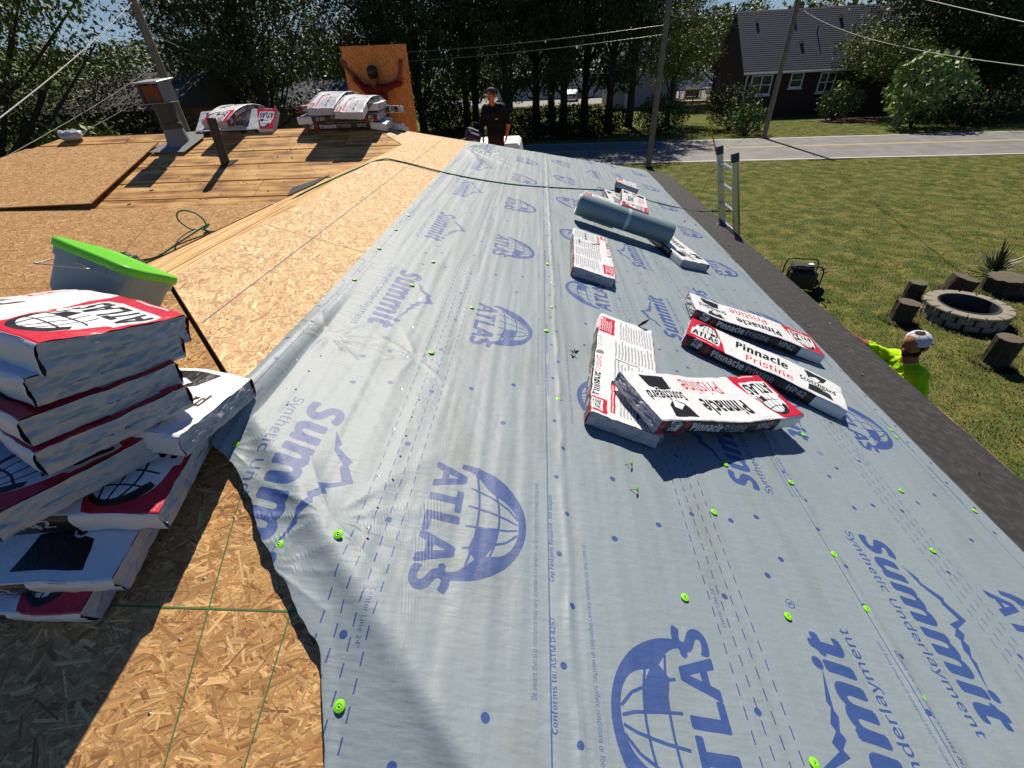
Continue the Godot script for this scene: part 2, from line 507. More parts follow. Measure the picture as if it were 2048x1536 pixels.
# wrap of a shingle bundle: rows 0-699 the broad face, 700-879 the long edge, below that the plain ends
func wrap_image(back: bool) -> Image:
	var a := Art.new(2048, 1024, Color8(216, 219, 222))
	var rg := RandomNumberGenerator.new(); rg.seed = 77
	var red := Color8(190, 26, 52); var blk := Color8(26, 26, 30); var gr := Color8(120, 122, 128); var wh := Color8(222, 224, 226)
	var T := func(x: float, y: float, cap: float, sh := 0.0) -> Transform2D: return Transform2D(Vector2(cap, 0), Vector2(-sh * cap, cap), Vector2(x, y))
	if not back:
		var e := []; var e2 := []
		for k in 21:
			var y := 700.0 * k / 20
			var x := 530.0 - 250.0 * pow(1.0 - k / 20.0, 1.6)
			e.append(Vector2(x, y)); e2.append(Vector2(x + 16, y))
		a.fill([e2 + [Vector2(0, 700), Vector2(0, 0)]], wh)
		a.fill([e + [Vector2(0, 700), Vector2(0, 0)]], red)
		a.im.fill_rect(Rect2i(0, 0, 2048, 14), wh)
		# white field under globe and name
		var f := []
		for k in 25:
			var q := -PI + PI * k / 24
			f.append(Vector2(240 + cos(q) * 165, 330 + sin(q) * 200))
		a.fill([f + [Vector2(440, 340), Vector2(430, 520), Vector2(40, 520), Vector2(40, 340)]], wh)
		a.globe(Vector2(0, 0), 150, Transform2D(Vector2(1, 0), Vector2(0, 1.1), Vector2(245, 290)), blk)
		a.im.fill_rect(Rect2i(50, 360, 375, 150), wh)
		a.text("ATLAS", T.call(58, 495, 120), blk, "Droid Sans", 700, 360.0 / 120, 6)
		a.im.fill_rect(Rect2i(120, 580, 230, 8), wh); a.im.fill_rect(Rect2i(120, 600, 160, 6), wh)
		for k in 4: a.disc(Vector2(500 + k * 55, 90), Vector2(14, 22), red); a.im.fill_rect(Rect2i(484 + k * 55, 124, 34, 6), gr)
		a.text("Pinnacle", T.call(640, 330, 150), blk, "Droid Sans", 700, 700.0 / 150, 7)
		a.text("Pristine", T.call(780, 545, 140), red, "Droid Sans", 400, 610.0 / 140, 3)
		a.fill([[Vector2(1560, 130), Vector2(1860, 130), Vector2(1800, 250), Vector2(1710, 300), Vector2(1600, 270)]], blk)
		a.fill([[Vector2(1590, 420), Vector2(1700, 400), Vector2(1850, 440), Vector2(1880, 560), Vector2(1560, 560)]], blk)
		a.fill([[Vector2(1610, 250), Vector2(1700, 200), Vector2(1760, 230), Vector2(1710, 300)]], wh)
		a.text("Scotchgard", T.call(1480, 395, 92), wh, "Droid Sans", 700, 470.0 / 92, 22)
		a.text("Scotchgard", T.call(1480, 395, 92), blk, "Droid Sans", 700, 470.0 / 92, 3)
		a.fine(Rect2(620, 640, 700, 30), 2, gr, rg); a.fine(Rect2(560, 30, 900, 26), 2, gr, rg); a.fine(Rect2(1500, 610, 420, 40), 2, gr, rg)
		a.fine(Rect2(1400, 40, 500, 24), 1, gr, rg)
	else:
		# strip along the upper edge
		a.im.fill_rect(Rect2i(30, 20, 210, 190), red)
		a.fill([[Vector2(60, 80), Vector2(80, 45), Vector2(190, 45), Vector2(215, 80), Vector2(215, 180), Vector2(60, 180)]], wh)
		a.globe(Vector2.ZERO, 52, Transform2D(0, Vector2(138, 95)), blk)
		a.im.fill_rect(Rect2i(72, 118, 135, 52), wh)
		a.text("ATLAS", T.call(74, 164, 40), blk, "Droid Sans", 700, 132.0 / 40, 2)
		var w := a.text("Pinnacle", T.call(270, 150, 92, -0.15), blk, "Droid Sans", 700, 410.0 / 92, 3)
		a.text("Pristine", T.call(690, 150, 92, -0.15), red, "Droid Sans", 400, 320.0 / 92)
		a.fill([[Vector2(1030, 60), Vector2(1090, 40), Vector2(1130, 150), Vector2(1060, 170)]], gr)
		for k in 4: a.disc(Vector2(1240 + k * 62, 90), Vector2(14, 22), red); a.im.fill_rect(Rect2i(1224 + k * 62, 124, 34, 8), gr)
		a.im.fill_rect(Rect2i(1560, 20, 400, 220), red)
		a.fine(Rect2(1600, 40, 330, 180), 9, wh, rg)
		a.im.fill_rect(Rect2i(1880, 60, 60, 60), wh)
		a.im.fill_rect(Rect2i(80, 236, 520, 34), red)
		a.fine(Rect2(90, 242, 500, 22), 1, wh, rg)
		for cl in [[660, 250, 380, 420], [1080, 250, 400, 420], [1520, 290, 470, 370], [70, 300, 540, 360]]:
			a.fine(Rect2(cl[0], cl[1], cl[2], cl[3]), 15, Color8(120, 124, 134), rg)
		for k in 3: a.im.fill_rect(Rect2i(120 + k * 150, 420, 110, 22), blk); 
		a.im.fill_rect(Rect2i(560, 240, 60, 60), blk); a.im.fill_rect(Rect2i(620, 300, 60, 60), blk)
		a.im.fill_rect(Rect2i(1040, 260, 14, 200), blk); a.im.fill_rect(Rect2i(640, 520, 200, 12), blk)
		a.im.fill_rect(Rect2i(1500, 640, 300, 60), red)
	# long edge
	a.im.fill_rect(Rect2i(0, 700, 1660, 180), blk)
	a.im.fill_rect(Rect2i(0, 700, 330, 180), Color8(150, 22, 40))
	a.disc(Vector2(165, 790), Vector2(130, 84), blk); a.globe(Vector2.ZERO, 66, Transform2D(0, Vector2(165, 770)), wh); a.text("ATLAS", T.call(110, 838, 34), wh, "Droid Sans", 700, 110.0 / 34)
	a.text("Pinnacle", T.call(380, 838, 92, -0.1), Color8(205, 206, 210), "Droid Sans", 700, 430.0 / 92, 3)
	a.text("Pristine", T.call(830, 838, 92, -0.1), Color8(175, 176, 182), "Droid Sans", 400, 350.0 / 92)
	a.text("HP42", T.call(1330, 832, 82), Color8(170, 172, 178), "Droid Sans", 700, 240.0 / 82)
	a.im.fill_rect(Rect2i(0, 884, 2048, 140), Color8(168, 173, 180))
	return a.im

func make_materials() -> void:
	var t := Time.get_ticks_msec()
	var o := osb_images(3, [Color8(186, 150, 104), Color8(206, 172, 124), Color8(178, 140, 94), Color8(218, 188, 142), Color8(166, 128, 84), Color8(198, 162, 114), Color8(178, 142, 98), Color8(212, 180, 134), Color8(152, 114, 74), Color8(194, 156, 108)])
	var m := mat(Color(1, 1, 1), 0.72)
	m.albedo_texture = tex(o[0]); bumped(m, o[1], 3.0, 0.5)
	M.osb = m
	m = m.duplicate(); m.albedo_color = Color8(240, 226, 204); M.osb_old = m
	M.osb_edge = mat(Color8(176, 130, 78), 0.9)
	# weathered boards: long grain, nail holes, tar specks
	var g := mixed(grey(1024, 512, noise(0.03, 4, 4), 16, 1), grey(1024, 512, noise(0.012, 9, 3), 2, 1), 0.85, 0.45, -38)
	var bi := mapped(g, [[0.0, Color8(88, 58, 28)], [0.3, Color8(148, 106, 56)], [0.5, Color8(182, 138, 80)], [0.72, Color8(200, 158, 98)], [1.0, Color8(214, 176, 118)]])
	var rg := RandomNumberGenerator.new(); rg.seed = 12
	var art := Art.new(8, 8, Color.BLACK); art.im = bi
	for k in 210:
		var p := Vector2(rg.randf() * 1024, rg.randf() * 512)
		var r := rg.randf_range(1.0, 3.2) * (2.2 if rg.randf() < 0.08 else 1.0)
		art.disc(p, Vector2(r * rg.randf_range(1, 2.4), r), Color8(60, 40, 26).lerp(Color8(30, 26, 26), rg.randf()))
	m = mat(Color(1, 1, 1), 0.8); m.albedo_texture = tex(bi); bumped(m, g, 2.0, 0.7); M.plank = m
	m = m.duplicate(); m.albedo_texture = tex(mapped(g, [[0.0, Color8(126, 92, 52)], [0.3, Color8(182, 142, 90)], [0.5, Color8(210, 172, 118)], [1.0, Color8(232, 202, 156)]])); M.plank_new = m
	# underlayment film
	m = mat(Color(1, 1, 1), 0.55, 0.0, 0.5); m.vertex_color_use_as_albedo = true
	m.albedo_texture = tex(underlayment_image())
	bumped(m, mixed(grey(1024, 1024, noise(0.05, 21, 4), 1, 4), grey(1024, 1024, noise(0.02, 22, 3), 1, 1), 0.5, 0.5), 2.6, 0.55)
	M.film = m
	M.film_back = mat(Color8(96, 112, 124), 0.4)
	# bundle wraps
	var cf := noise(0.012, 31, 4, FastNoiseLite.TYPE_SIMPLEX); cf.fractal_type = FastNoiseLite.FRACTAL_RIDGED
	var cr := mixed(grey(1024, 512, cf, 1, 1), grey(1024, 512, noise(0.06, 33, 3), 1, 3), 0.7, 0.3)
	var nb := bump(cr, 4.0)
	for b in 2:
		m = mat(Color(1, 1, 1), 0.33, 0.0, 0.5)
		m.albedo_texture = tex(wrap_image(b == 1)); m.normal_enabled = true; m.normal_texture = nb; m.normal_scale = 0.55
		M["wrap_back" if b else "wrap"] = m
	# asphalt starter strip
	var sp := mixed(grey(512, 512, noise(0.35, 41, 2)), grey(512, 512, noise(0.02, 42, 4)), 0.5, 0.5)
	m = mat(Color(1, 1, 1), 0.85); m.albedo_texture = tex(mapped(sp, [[0, Color8(22, 21, 23)], [0.45, Color8(38, 37, 39)], [0.6, Color8(48, 47, 48)], [0.75, Color8(86, 83, 82)], [1, Color8(124, 120, 116)]])); bumped(m, sp, 3.0); tri(m, 1.2); M.starter = m
	# road
	sp = mixed(grey(1024, 1024, noise(0.3, 45, 2)), grey(1024, 1024, noise(0.006, 46, 4)), 0.35, 0.65)
	m = mat(Color(1, 1, 1), 0.8); m.albedo_texture = tex(mapped(sp, [[0, Color8(84, 84, 84)], [0.5, Color8(108, 108, 108)], [1, Color8(130, 130, 129)]])); tri(m, 0.12, true); M.road = m
	# lawn: two scales of dry and green
	sp = mixed(grey(1024, 1024, noise(0.012, 51, 5)), grey(1024, 1024, noise(0.12, 52, 3)), 0.7, 0.5, -25)
	m = mat(Color(1, 1, 1), 0.95, 0.0, 0.2); m.albedo_texture = tex(mapped(sp, [[0, Color8(46, 58, 26)], [0.35, Color8(66, 80, 34)], [0.5, Color8(86, 92, 44)], [0.65, Color8(106, 104, 56)], [1, Color8(128, 120, 74)]])); bumped(m, sp, 4.0); tri(m, 0.11, true); M.lawn = m
	# bark, weathered timber, brick, shingle
	g = mixed(grey(256, 512, noise(0.06, 61, 4), 1, 5), grey(256, 512, noise(0.1, 62, 2)), 0.7, 0.3)
	m = mat(Color(1, 1, 1), 0.95); m.albedo_texture = tex(mapped(g, [[0, Color8(24, 21, 17)], [0.5, Color8(56, 49, 41)], [1, Color8(98, 88, 76)]])); bumped(m, g, 6.0); tri(m, 1.0); M.bark = m
	g = mixed(grey(256, 512, noise(0.05, 65, 4), 1, 8), grey(256, 512, noise(0.1, 66, 2)), 0.7, 0.3)
	m = mat(Color(1, 1, 1), 0.9); m.albedo_texture = tex(mapped(g, [[0, Color8(84, 74, 62)], [0.5, Color8(122, 110, 96)], [1, Color8(156, 146, 132)]])); tri(m, 0.8); M.pole = m
	sp = grey(512, 512, noise(0.15, 71, 3))
	m = mat(Color(1, 1, 1), 0.9); m.albedo_texture = tex(mapped(sp, [[0, Color8(38, 26, 24)], [0.5, Color8(66, 44, 38)], [1, Color8(96, 70, 60)]])); tri(m, 0.6); M.brick = m
	m = mat(Color(1, 1, 1), 0.9); m.albedo_texture = tex(mapped(sp, [[0, Color8(48, 51, 62)], [0.5, Color8(66, 70, 83)], [1, Color8(90, 94, 106)]])); tri(m, 0.5); M.shingle = m
	m = mat(Color(1, 1, 1), 0.9); m.albedo_texture = tex(mapped(sp, [[0, Color8(84, 80, 72)], [0.5, Color8(138, 132, 118)], [1, Color8(178, 172, 156)]])); bumped(m, sp, 3.0); tri(m, 1.5); M.stone = m
	m = mat(Color(1, 1, 1), 0.75, 0.35); m.albedo_texture = tex(mapped(sp, [[0, Color8(92, 96, 98)], [0.5, Color8(120, 124, 126)], [1, Color8(150, 154, 156)]])); tri(m, 2.0); M.galv = m
	M.white = mat(Color8(225, 226, 224), 0.6); M.black = mat(Color8(24, 24, 26), 0.5); M.rubber = mat(Color8(20, 20, 22), 0.8)
	M.alu = mat(Color8(196, 200, 204), 0.28, 0.9); M.blade = mat(Color8(48, 54, 56), 0.5)
	M.glass = mat(Color8(34, 44, 50), 0.08, 0.0, 0.6); M.siding = mat(Color8(168, 164, 152), 0.8)
	M.wire = mat(Color8(96, 96, 98), 0.55); M.rope = mat(Color8(34, 120, 100), 0.7)
	M.cap = mat(Color8(128, 216, 28), 0.4); M.steel = mat(Color8(150, 150, 152), 0.35, 0.9)
	M.wood = mat(Color8(196, 158, 104), 0.85)
	M.yellow_line = mat(Color8(190, 168, 110), 0.8); M.paint = mat(Color8(200, 200, 196), 0.8)
	print("materials ", Time.get_ticks_msec() - t)

func nface(x: float, w: float, h := 0.0) -> Vector3: return Vector3(x, CY - 0.525 - w * SA + h * CA, -6.21 - w * CA - h * SA)

# a board cut to an outline given in a face's own coordinates, from h0 up to h1
func slab(m: MB, face: Callable, p: PackedVector2Array, h0: float, h1: float, uvs: float, off: Vector2, turned := false, lift = null) -> void:
	var tr := Geometry2D.triangulate_polygon(p)
	var nn: Vector3 = face.call(0, 0, 1) - face.call(0, 0, 0)
	var hi := []; var lo := []
	for q in p:
		var e: float = lift.call(q) if lift != null else 0.0
		hi.append(face.call(q.x, q.y, h1 + e)); lo.append(face.call(q.x, q.y, h0 + e))
	var k := m.v.size()
	for j in p.size():
		var uv := p[j] * uvs + off
		m.vert(hi[j], nn, Vector2(uv.y, uv.x) if turned else uv)
	for g in range(0, tr.size(), 3):
		var a := tr[g]; var b := tr[g + 1]; var d := tr[g + 2]
		if (hi[b] - hi[a]).cross(hi[d] - hi[a]).dot(nn) > 0: m.tri(k + a, k + b, k + d)
		else: m.tri(k + a, k + d, k + b)
	var area := Vector3.ZERO
	for j in p.size(): area += (hi[j] as Vector3).cross(hi[(j + 1) % p.size()])
	var ccw := area.dot(nn) > 0
	for j in p.size():
		var e := (j + 1) % p.size()
		if ccw: m.quad(lo[j], lo[e], hi[e], hi[j])
		else: m.quad(lo[e], lo[j], hi[j], hi[e])

func clipped(rect: Rect2, shape: PackedVector2Array, gap: float) -> PackedVector2Array:
	var r := rect.grow(-gap)
	var q := PackedVector2Array([r.position, Vector2(r.end.x, r.position.y), r.end, Vector2(r.position.x, r.end.y)])
	var o := Geometry2D.intersect_polygons(q, shape)
	return o[0] if o.size() else PackedVector2Array()

func build_house() -> void:
	var rg := RandomNumberGenerator.new(); rg.seed = 8
	var ho := thing("house", "low house with a hip roof of bare strand board and planks being re-covered", "house")
	var RP := PackedVector2Array([Vector2(-1.84, 6.21), Vector2(-1.31, 5.705), Vector2(-1.31, 1.74), Vector2(3.43, -2.77), Vector2(3.43, 11.22)])
	var SP := PackedVector2Array([Vector2(-1.607, 0.004), Vector2(2.885, 4.73), Vector2(-6.1, 4.73)])
	var LP := PackedVector2Array([Vector2(-6.15, 0), Vector2(-2.105, 0), Vector2(-1.6, 0.531), Vector2(-6.1, 5.27), Vector2(-11.16, 5.27)])
	var WP := PackedVector2Array([Vector2(-5.705, 0), Vector2(-1.72, 0), Vector2(2.78, 4.73), Vector2(-1.2, 4.73)])
	var NP := PackedVector2Array([Vector2(-2.105, 0), Vector2(-6.15, 0), Vector2(-11.16, 5.27), Vector2(2.9, 5.27)])
	var panel := func(face: Callable, rect: Rect2, shape: PackedVector2Array, turned: bool, h: float, mm: Material, lift = null, gap := 0.0025) -> void:
		var p := clipped(rect, shape, gap)
		if p.size() < 3: return
		var m := MB.new()
		slab(m, face, p, h - 0.011, h, 1.0 / 1.22, Vector2(rg.randf(), rg.randf()), turned, lift)
		put("strand_board_panel", m, mm, ho)
	for k in 4:
		for j in 7:
			panel.call(R, Rect2(3.40 - 1.22 * (k + 1), 0.11 + 2.44 * (j - 2) - 1.22 * ((3 - k) % 2), 1.22, 2.44), RP, true, 0.0, M.osb)
	panel.call(R, Rect2(-2.7, 5.0, 1.22, 2.44), RP, true, 0.0, M.osb)
	for k in 5:
		for j in 5:
			panel.call(S, Rect2(-0.62 + 2.44 * (j - 3) + 1.22 * (k % 2), 1.2445 + 1.22 * (k - 1), 2.44, 1.22), SP, false, -0.012, M.osb_old, null, 0.0006)
	for k in 14:
		for j in 2:
			var z0: float = -5.75 if j == 0 else -2.6 + 0.7 * (k % 3); var z1: float = -2.6 + 0.7 * (k % 3) if j == 0 else 3.0
			var p := clipped(Rect2(z0, 0.33 * k, z1 - z0, 0.33), WP, 0.004)
			if p.size() < 3: continue
			var m := MB.new()
			slab(m, W, p, -0.02, rg.randf_range(-0.003, 0.003), 0.42, Vector2(rg.randf(), rg.randf()), false)
			for q in m.t.size(): m.t[q] = Vector2(m.t[q].x, m.t[q].y * 1.6)
			put("roof_plank", m, M.plank_new, ho)
	# wing: old planks at the top, new boards lapped over them on the left and below
	var we := [0.0, 0.215, 0.54, 0.85, 1.20, 1.53, 1.86]
	for k in 6:
		for j in 2:
			var cutx: float = [-5.2, -2.3, -4.9, -5.6, -3.0, -5.0][k]
			var x0: float = -9.0 if j == 0 else cutx; var x1: float = cutx if j == 0 else -1.2
			var p := clipped(Rect2(x0, we[k], x1 - x0, we[k + 1] - we[k]).grow_individual(0.008, 0, 0.008, 0), LP, 0.0105)
			if p.size() < 3: continue
			var m := MB.new()
			slab(m, L, p, -0.02, -0.004 + rg.randf_range(-0.002, 0.002), 0.42, Vector2(rg.randf(), rg.randf()), false)
			for q in m.t.size(): m.t[q] = Vector2(m.t[q].x, m.t[q].y * 1.6)
			put("roof_plank", m, M.plank, ho)
	panel.call(L, Rect2(-7.11, 0.305, 2.44, 1.36), LP, false, 0.012, M.osb_old, func(q: Vector2) -> float: return clampf((q.x + 5.75) / 1.08, 0, 1) * (0.022 + 0.02 * clampf(q.y - 0.6, 0, 1)))
	panel.call(L, Rect2(-9.56, 0.305, 2.44, 1.36), LP, false, 0.012, M.osb_old)
	for k in 3:
		for j in 5:
			panel.call(L, Rect2(-11.2 + 2.44 * j + 1.22 * (k % 2), 1.70 + 1.22 * k, 2.44, 1.22), LP, false, 0.012, M.osb_old)
	for k in 5:
		for j in 7:
			panel.call(nface, Rect2(-11.2 + 2.44 * j + 1.22 * (k % 2), 1.22 * k, 2.44, 1.22), NP, false, 0.0, M.osb_old)
	# frame below the boards, walls, eaves
	var m := MB.new()
	for f in [[R, RP], [S, SP], [L, LP], [W, WP], [nface, NP]]: slab(m, f[0], f[1], -0.20, -0.06, 1.0, Vector2.ZERO)
	put("roof_frame", m, M.osb_edge, ho)
	for b in [[Vector3(2.45, 1.2, -4.2), Vector3(0.2, 2.4, 13.2)], [Vector3(-4.1, 1.2, -10.75), Vector3(12.9, 2.4, 0.2)], [Vector3(-10.6, 1.2, -6.2), Vector3(0.2, 2.4, 8.9)], [Vector3(-8.2, 1.2, -1.7), Vector3(4.7, 2.4, 0.2)], [Vector3(-5.7, 1.2, 0.3), Vector3(0.2, 2.4, 4.2)], [Vector3(-1.6, 1.2, 2.3), Vector3(7.9, 2.4, 0.2)]]:
		m = MB.new(); m.bx(b[0], b[1], 0.01); put("wall", m, M.siding, ho)
	m = MB.new()
	m.bx(Vector3(2.86, CY - 2.29, -4.22), Vector3(0.025, 0.17, 13.85))
	m.bx(Vector3(-4.13, CY - 2.29, -11.17), Vector3(13.95, 0.17, 0.025))
	put("fascia", m, M.white, ho)
	m = MB.new(); m.bx(Vector3(-4.1, 2.33, -6.2), Vector3(13.9, 0.03, 9.9)); m.bx(Vector3(-1.6, 2.33, 0.8), Vector3(8.8, 0.03, 3.9)); put("soffit", m, M.white, ho)
	m = MB.new()
	for w in [[Vector3(2.56, 1.45, -3.0)], [Vector3(2.56, 1.45, -8.2)]]:
		m = MB.new(); m.bx(w[0], Vector3(0.05, 1.2, 1.3), 0.01)
		var wi := put("window", m, M.white, ho)
		m = MB.new(); m.bx(w[0] + Vector3(0.02, 0, 0), Vector3(0.04, 1.06, 1.16)); put("pane", m, M.glass, wi)
	# nails along the rafters
	m = MB.new()
	for k in 9:
		for j in 26:
			var p := R(-1.24 + 0.17 * (k % 4) + rg.randf_range(-0.01, 0.01), 1.62 + 0.406 * (j / 2.0) * 0.82 + rg.randf_range(-0.012, 0.012), 0.0004) if k < 4 else S(-2.1 + 0.406 * (k - 4) + rg.randf_range(-0.01, 0.01), 0.12 + 0.15 * (j % 12) + rg.randf_range(-0.015, 0.015), -0.0116)
			if k >= 4 and j > 11: continue
			if k < 4 and j > 24: continue
			m.lathe(Transform3D(Basis(Vector3(1, 0, 0), Vector3(0, CA, SA if k >= 4 else 0.0), Vector3(0, 0, 1)), p), [Vector2(0.0042, 0), Vector2(0.0001, 0.0012)], 7)
	var nh := put("nail_heads", m, M.steel, ho); tag(nh, "", "", "", "stuff")
	# chalk lines snapped on the boards
	var chalk := mat(Color8(72, 112, 66), 0.9); var blue := mat(Color8(78, 96, 128), 0.9)
	var ch := func(a: Vector3, b: Vector3, up: Vector3, mm: Material, wd: float) -> void:
		var q := MB.new(); q.bar(a, b, wd, 0.001, up); put("chalk_line", q, mm, ho)
	var ns := Vector3(0, CA, SA); var nr := Vector3(SA, CA, 0)
	ch.call(S(-2.6, 1.245, -0.0115), S(-0.42, 1.245, -0.0115), ns, chalk, 0.0042)
	ch.call(S(-0.625, 0.95, -0.0115), S(-0.625, 1.62, -0.0115), ns, chalk, 0.0035)
	ch.call(S(-0.9, 0.8, -0.0115), S(-0.79, 1.62, -0.0115), ns, chalk, 0.0035)
	ch.call(R(-1.03, 1.5, 0.0005), R(-1.03, 6.9, 0.0005), nr, blue, 0.004)
	# leftover flap of old paper at the valley, splinters
	m = MB.new(); slab(m, L, PackedVector2Array([Vector2(-2.62, 1.40), Vector2(-2.28, 1.16), Vector2(-2.42, 1.36), Vector2(-2.62, 1.55)]), 0.0, 0.004, 1.0, Vector2.ZERO); put("paper_scrap", m, M.blade, ho)

func unfold(u: float, w: float, h: float) -> Vector3:   # the film lies on R and is folded over the near hip on to S
	var q := Vector2(u + 1.31, w - 1.72)
	var a := q.dot(Vector2(0.7246, -0.6891)); var b := q.dot(Vector2(-0.6891, -0.7246))
	var t := smoothstep(-0.03, 0.03, b)
	var r := R(u, w, h)
	if t <= 0.0: return r
	var s := S(-1.601 + a * 0.6891 - b * 0.7246, a * 0.7246 + b * 0.6891, h)
	return r.lerp(s, t)

var cap_spots := []
func build_film() -> void:
	var wr := noise(9.0, 91, 3); var big := noise(1.6, 92, 2); var rip := noise(5.0, 93, 2)
	var fans := [[-0.255, 0.765, 0.0055, 0.40], [-0.64, 0.955, 0.003, 0.2], [-0.35, 0.62, 0.003, 0.22], [-0.58, 1.62, 0.005, 0.22], [-0.21, 1.63, 0.004, 0.2], [-0.70, 6.7, 0.02, 0.8]]
	var near := [Vector2(-0.72, 1.04), Vector2(-0.693, 1.02), Vector2(-0.649, 0.942), Vector2(-0.545, 0.857), Vector2(-0.385, 0.665), Vector2(-0.238, 0.523), Vector2(-0.154, 0.447), Vector2(-0.119, 0.359), Vector2(-0.075, 0.25), Vector2(0, 0.03), Vector2(0.05, -0.25), Vector2(0.2, -0.6), Vector2(3, -0.6)]
	var rough := noise(16.0, 95, 3); var dirt := noise(1.0, 97, 3)
	var edge := func(u: float) -> float:
		for k in near.size() - 1:
			if u <= near[k + 1].x: return lerpf(near[k].y, near[k + 1].y, clampf((u - near[k].x) / (near[k + 1].x - near[k].x), 0, 1)) + rough.get_noise_1d(u) * 0.012
		return -0.6
	var labels := ["top course of grey printed underlayment with a torn curling edge at the near hip", "middle course of grey printed underlayment carrying most of the wrapped bundles, lettering upside down", "lowest course of grey printed underlayment beside the dark strip along the eave"]
	var spec := [[-0.72, 0.49, 0.0075, 1.0, 2.46, -0.72], [0.365, 1.585, 0.0045, -1.0, 0.06, 1.585], [1.50, 2.72, 0.002, 1.0, 1.21, 1.50]]
	for k in 3:
		var s: Array = spec[k]
		var nx := 130 if k == 0 else 90
		var ny := 420 if k == 0 else 300
		var m := MB.new(); m.coloured = true
		m.grid(nx, ny, func(i: int, j: int) -> Array:
			var u: float = lerpf(s[0], s[1], float(i) / nx)
			var g := float(j) / ny
			g = (exp(g * 3.0) - 1.0) / (exp(3.0) - 1.0)
			var v0: float = edge.call(u) if k == 0 else -0.9 - 0.3 * k
			var w := lerpf(v0, rim_hip(u) - 0.03, g)
			var close := exp(-maxf(w, 0.0) * 0.35)
			var h: float = s[2] + 0.0018 * big.get_noise_2d(u * 1.5, w * 0.5) + 0.0030 * wr.get_noise_2d(u * 1.2, w * 0.06)
			if k == 0:
				h += 0.0007 * rip.get_noise_2d((u + w) * 1.6, (u - w) * 0.25) * smoothstep(2.6, 1.2, w)
				var uu := u
				for f in fans:
					var d := Vector2(u - f[0], w - f[1])
					var r: float = d.length() / f[3]
					if r < 1.6:
						var a := d.angle()
						var q := absf(sin(a * 4.5 + 1.3 * sin(a * 2.0) + f[0] * 9.0))
						h += f[2] * (1.0 - q) * (1.0 - q) * smoothstep(1.6, 0.25, r) * smoothstep(0.0, 0.25, r)
				# the upper edge lifts and curls towards the torn corner
				var e := u + 0.72
				var cu := smoothstep(2.2, 1.1, w)
				if e < 0.10:
					var t := e / 0.10
					h += cu * 0.036 * pow(sin(PI * clampf(t * 0.93 + 0.07, 0, 1)), 0.8) + cu * 0.004
					u -= cu * 0.012 * sin(PI * t)
				# hollow beside the crease over the hip
				var b := (uu + 1.31) * -0.6891 + (w - 1.72) * -0.7246
				h += 0.012 * exp(-pow((b + 0.02) / 0.05, 2.0)) * smoothstep(1.6, 0.6, w)
				h += 0.020 * smoothstep(0.10, 0.0, w - v0) * (0.35 + 0.5 * absf(rough.get_noise_1d(u * 0.6 + 3.0)))
			if k < 2:
				var e2: float = s[1] - u
				h += 0.007 * exp(-pow((e2 - 0.035 - 0.01 * big.get_noise_1d(w * 2.0)) / 0.011, 2.0)) * (0.6 + 0.6 * big.get_noise_1d(w * 3.0 + 50.0))
			# dust, boot scuffs and rusty stains left along the laps
			var sc := 1.0 + 0.09 * dirt.get_noise_2d(u * 2.0, w) + 0.05 * dirt.get_noise_2d(u * 9.0, w * 5.0)
			var st := smoothstep(0.18, 0.62, dirt.get_noise_2d(u * 4.0 + 40.0, w * 1.6)) * 0.5
			if k > 0: st += smoothstep(0.05, 0.5, dirt.get_noise_2d(u * 7.0, w * 3.0 + 9.0)) * exp(-pow((u - 1.58) / 0.035, 2.0)) * smoothstep(3.2, 0.8, w)
			m.col = Color(sc, sc, sc).lerp(Color(0.74, 0.62, 0.46), clampf(st * 0.55, 0, 0.6)); m.col.a = 1.0
			return [unfold(u, w, maxf(h, s[2] * 0.4 + 0.0008)), Vector2((s[4] - w) / 1.25 * s[3], 1.0 - (u - s[5]) * s[3] / 1.22)])
		# turn the faces outward
		if m.n[nx * ny / 2].y < 0:
			for q in range(0, m.i.size(), 3):
				var z := m.i[q + 1]; m.i[q + 1] = m.i[q + 2]; m.i[q + 2] = z
			for q in m.n.size(): m.n[q] = -m.n[q]
		one("underlayment_sheet", m, M.film, labels[k], "underlayment", "courses of grey underlayment on the roof slope")
	# dark strip along the eave, its outer edge wavering
	var m := MB.new()
	m.grid(14, 260, func(i: int, j: int) -> Array:
		var w := lerpf(-2.9, 11.25, j / 260.0)
		var u := lerpf(2.55, 3.455 + 0.012 * big.get_noise_1d(w * 1.3), i / 14.0)
		if w > rim_hip(u) - 0.02: w = rim_hip(u) - 0.02
		var h := 0.0009 + 0.0035 * (0.5 + 0.5 * wr.get_noise_2d(u * 0.6, w * 0.1)) * (1.0 if u > 2.74 else 0.1)
		if i == 14: h -= 0.03
		return [R(u, w, h), Vector2(u, w)])
	if m.n[900].y < 0:
		for q in range(0, m.i.size(), 3):
			var z := m.i[q + 1]; m.i[q + 1] = m.i[q + 2]; m.i[q + 2] = z
		for q in m.n.size(): m.n[q] = -m.n[q]
	one("eave_membrane", m, M.starter, "black granulated membrane strip along the eave below the grey underlayment", "roof membrane")
	build_caps()

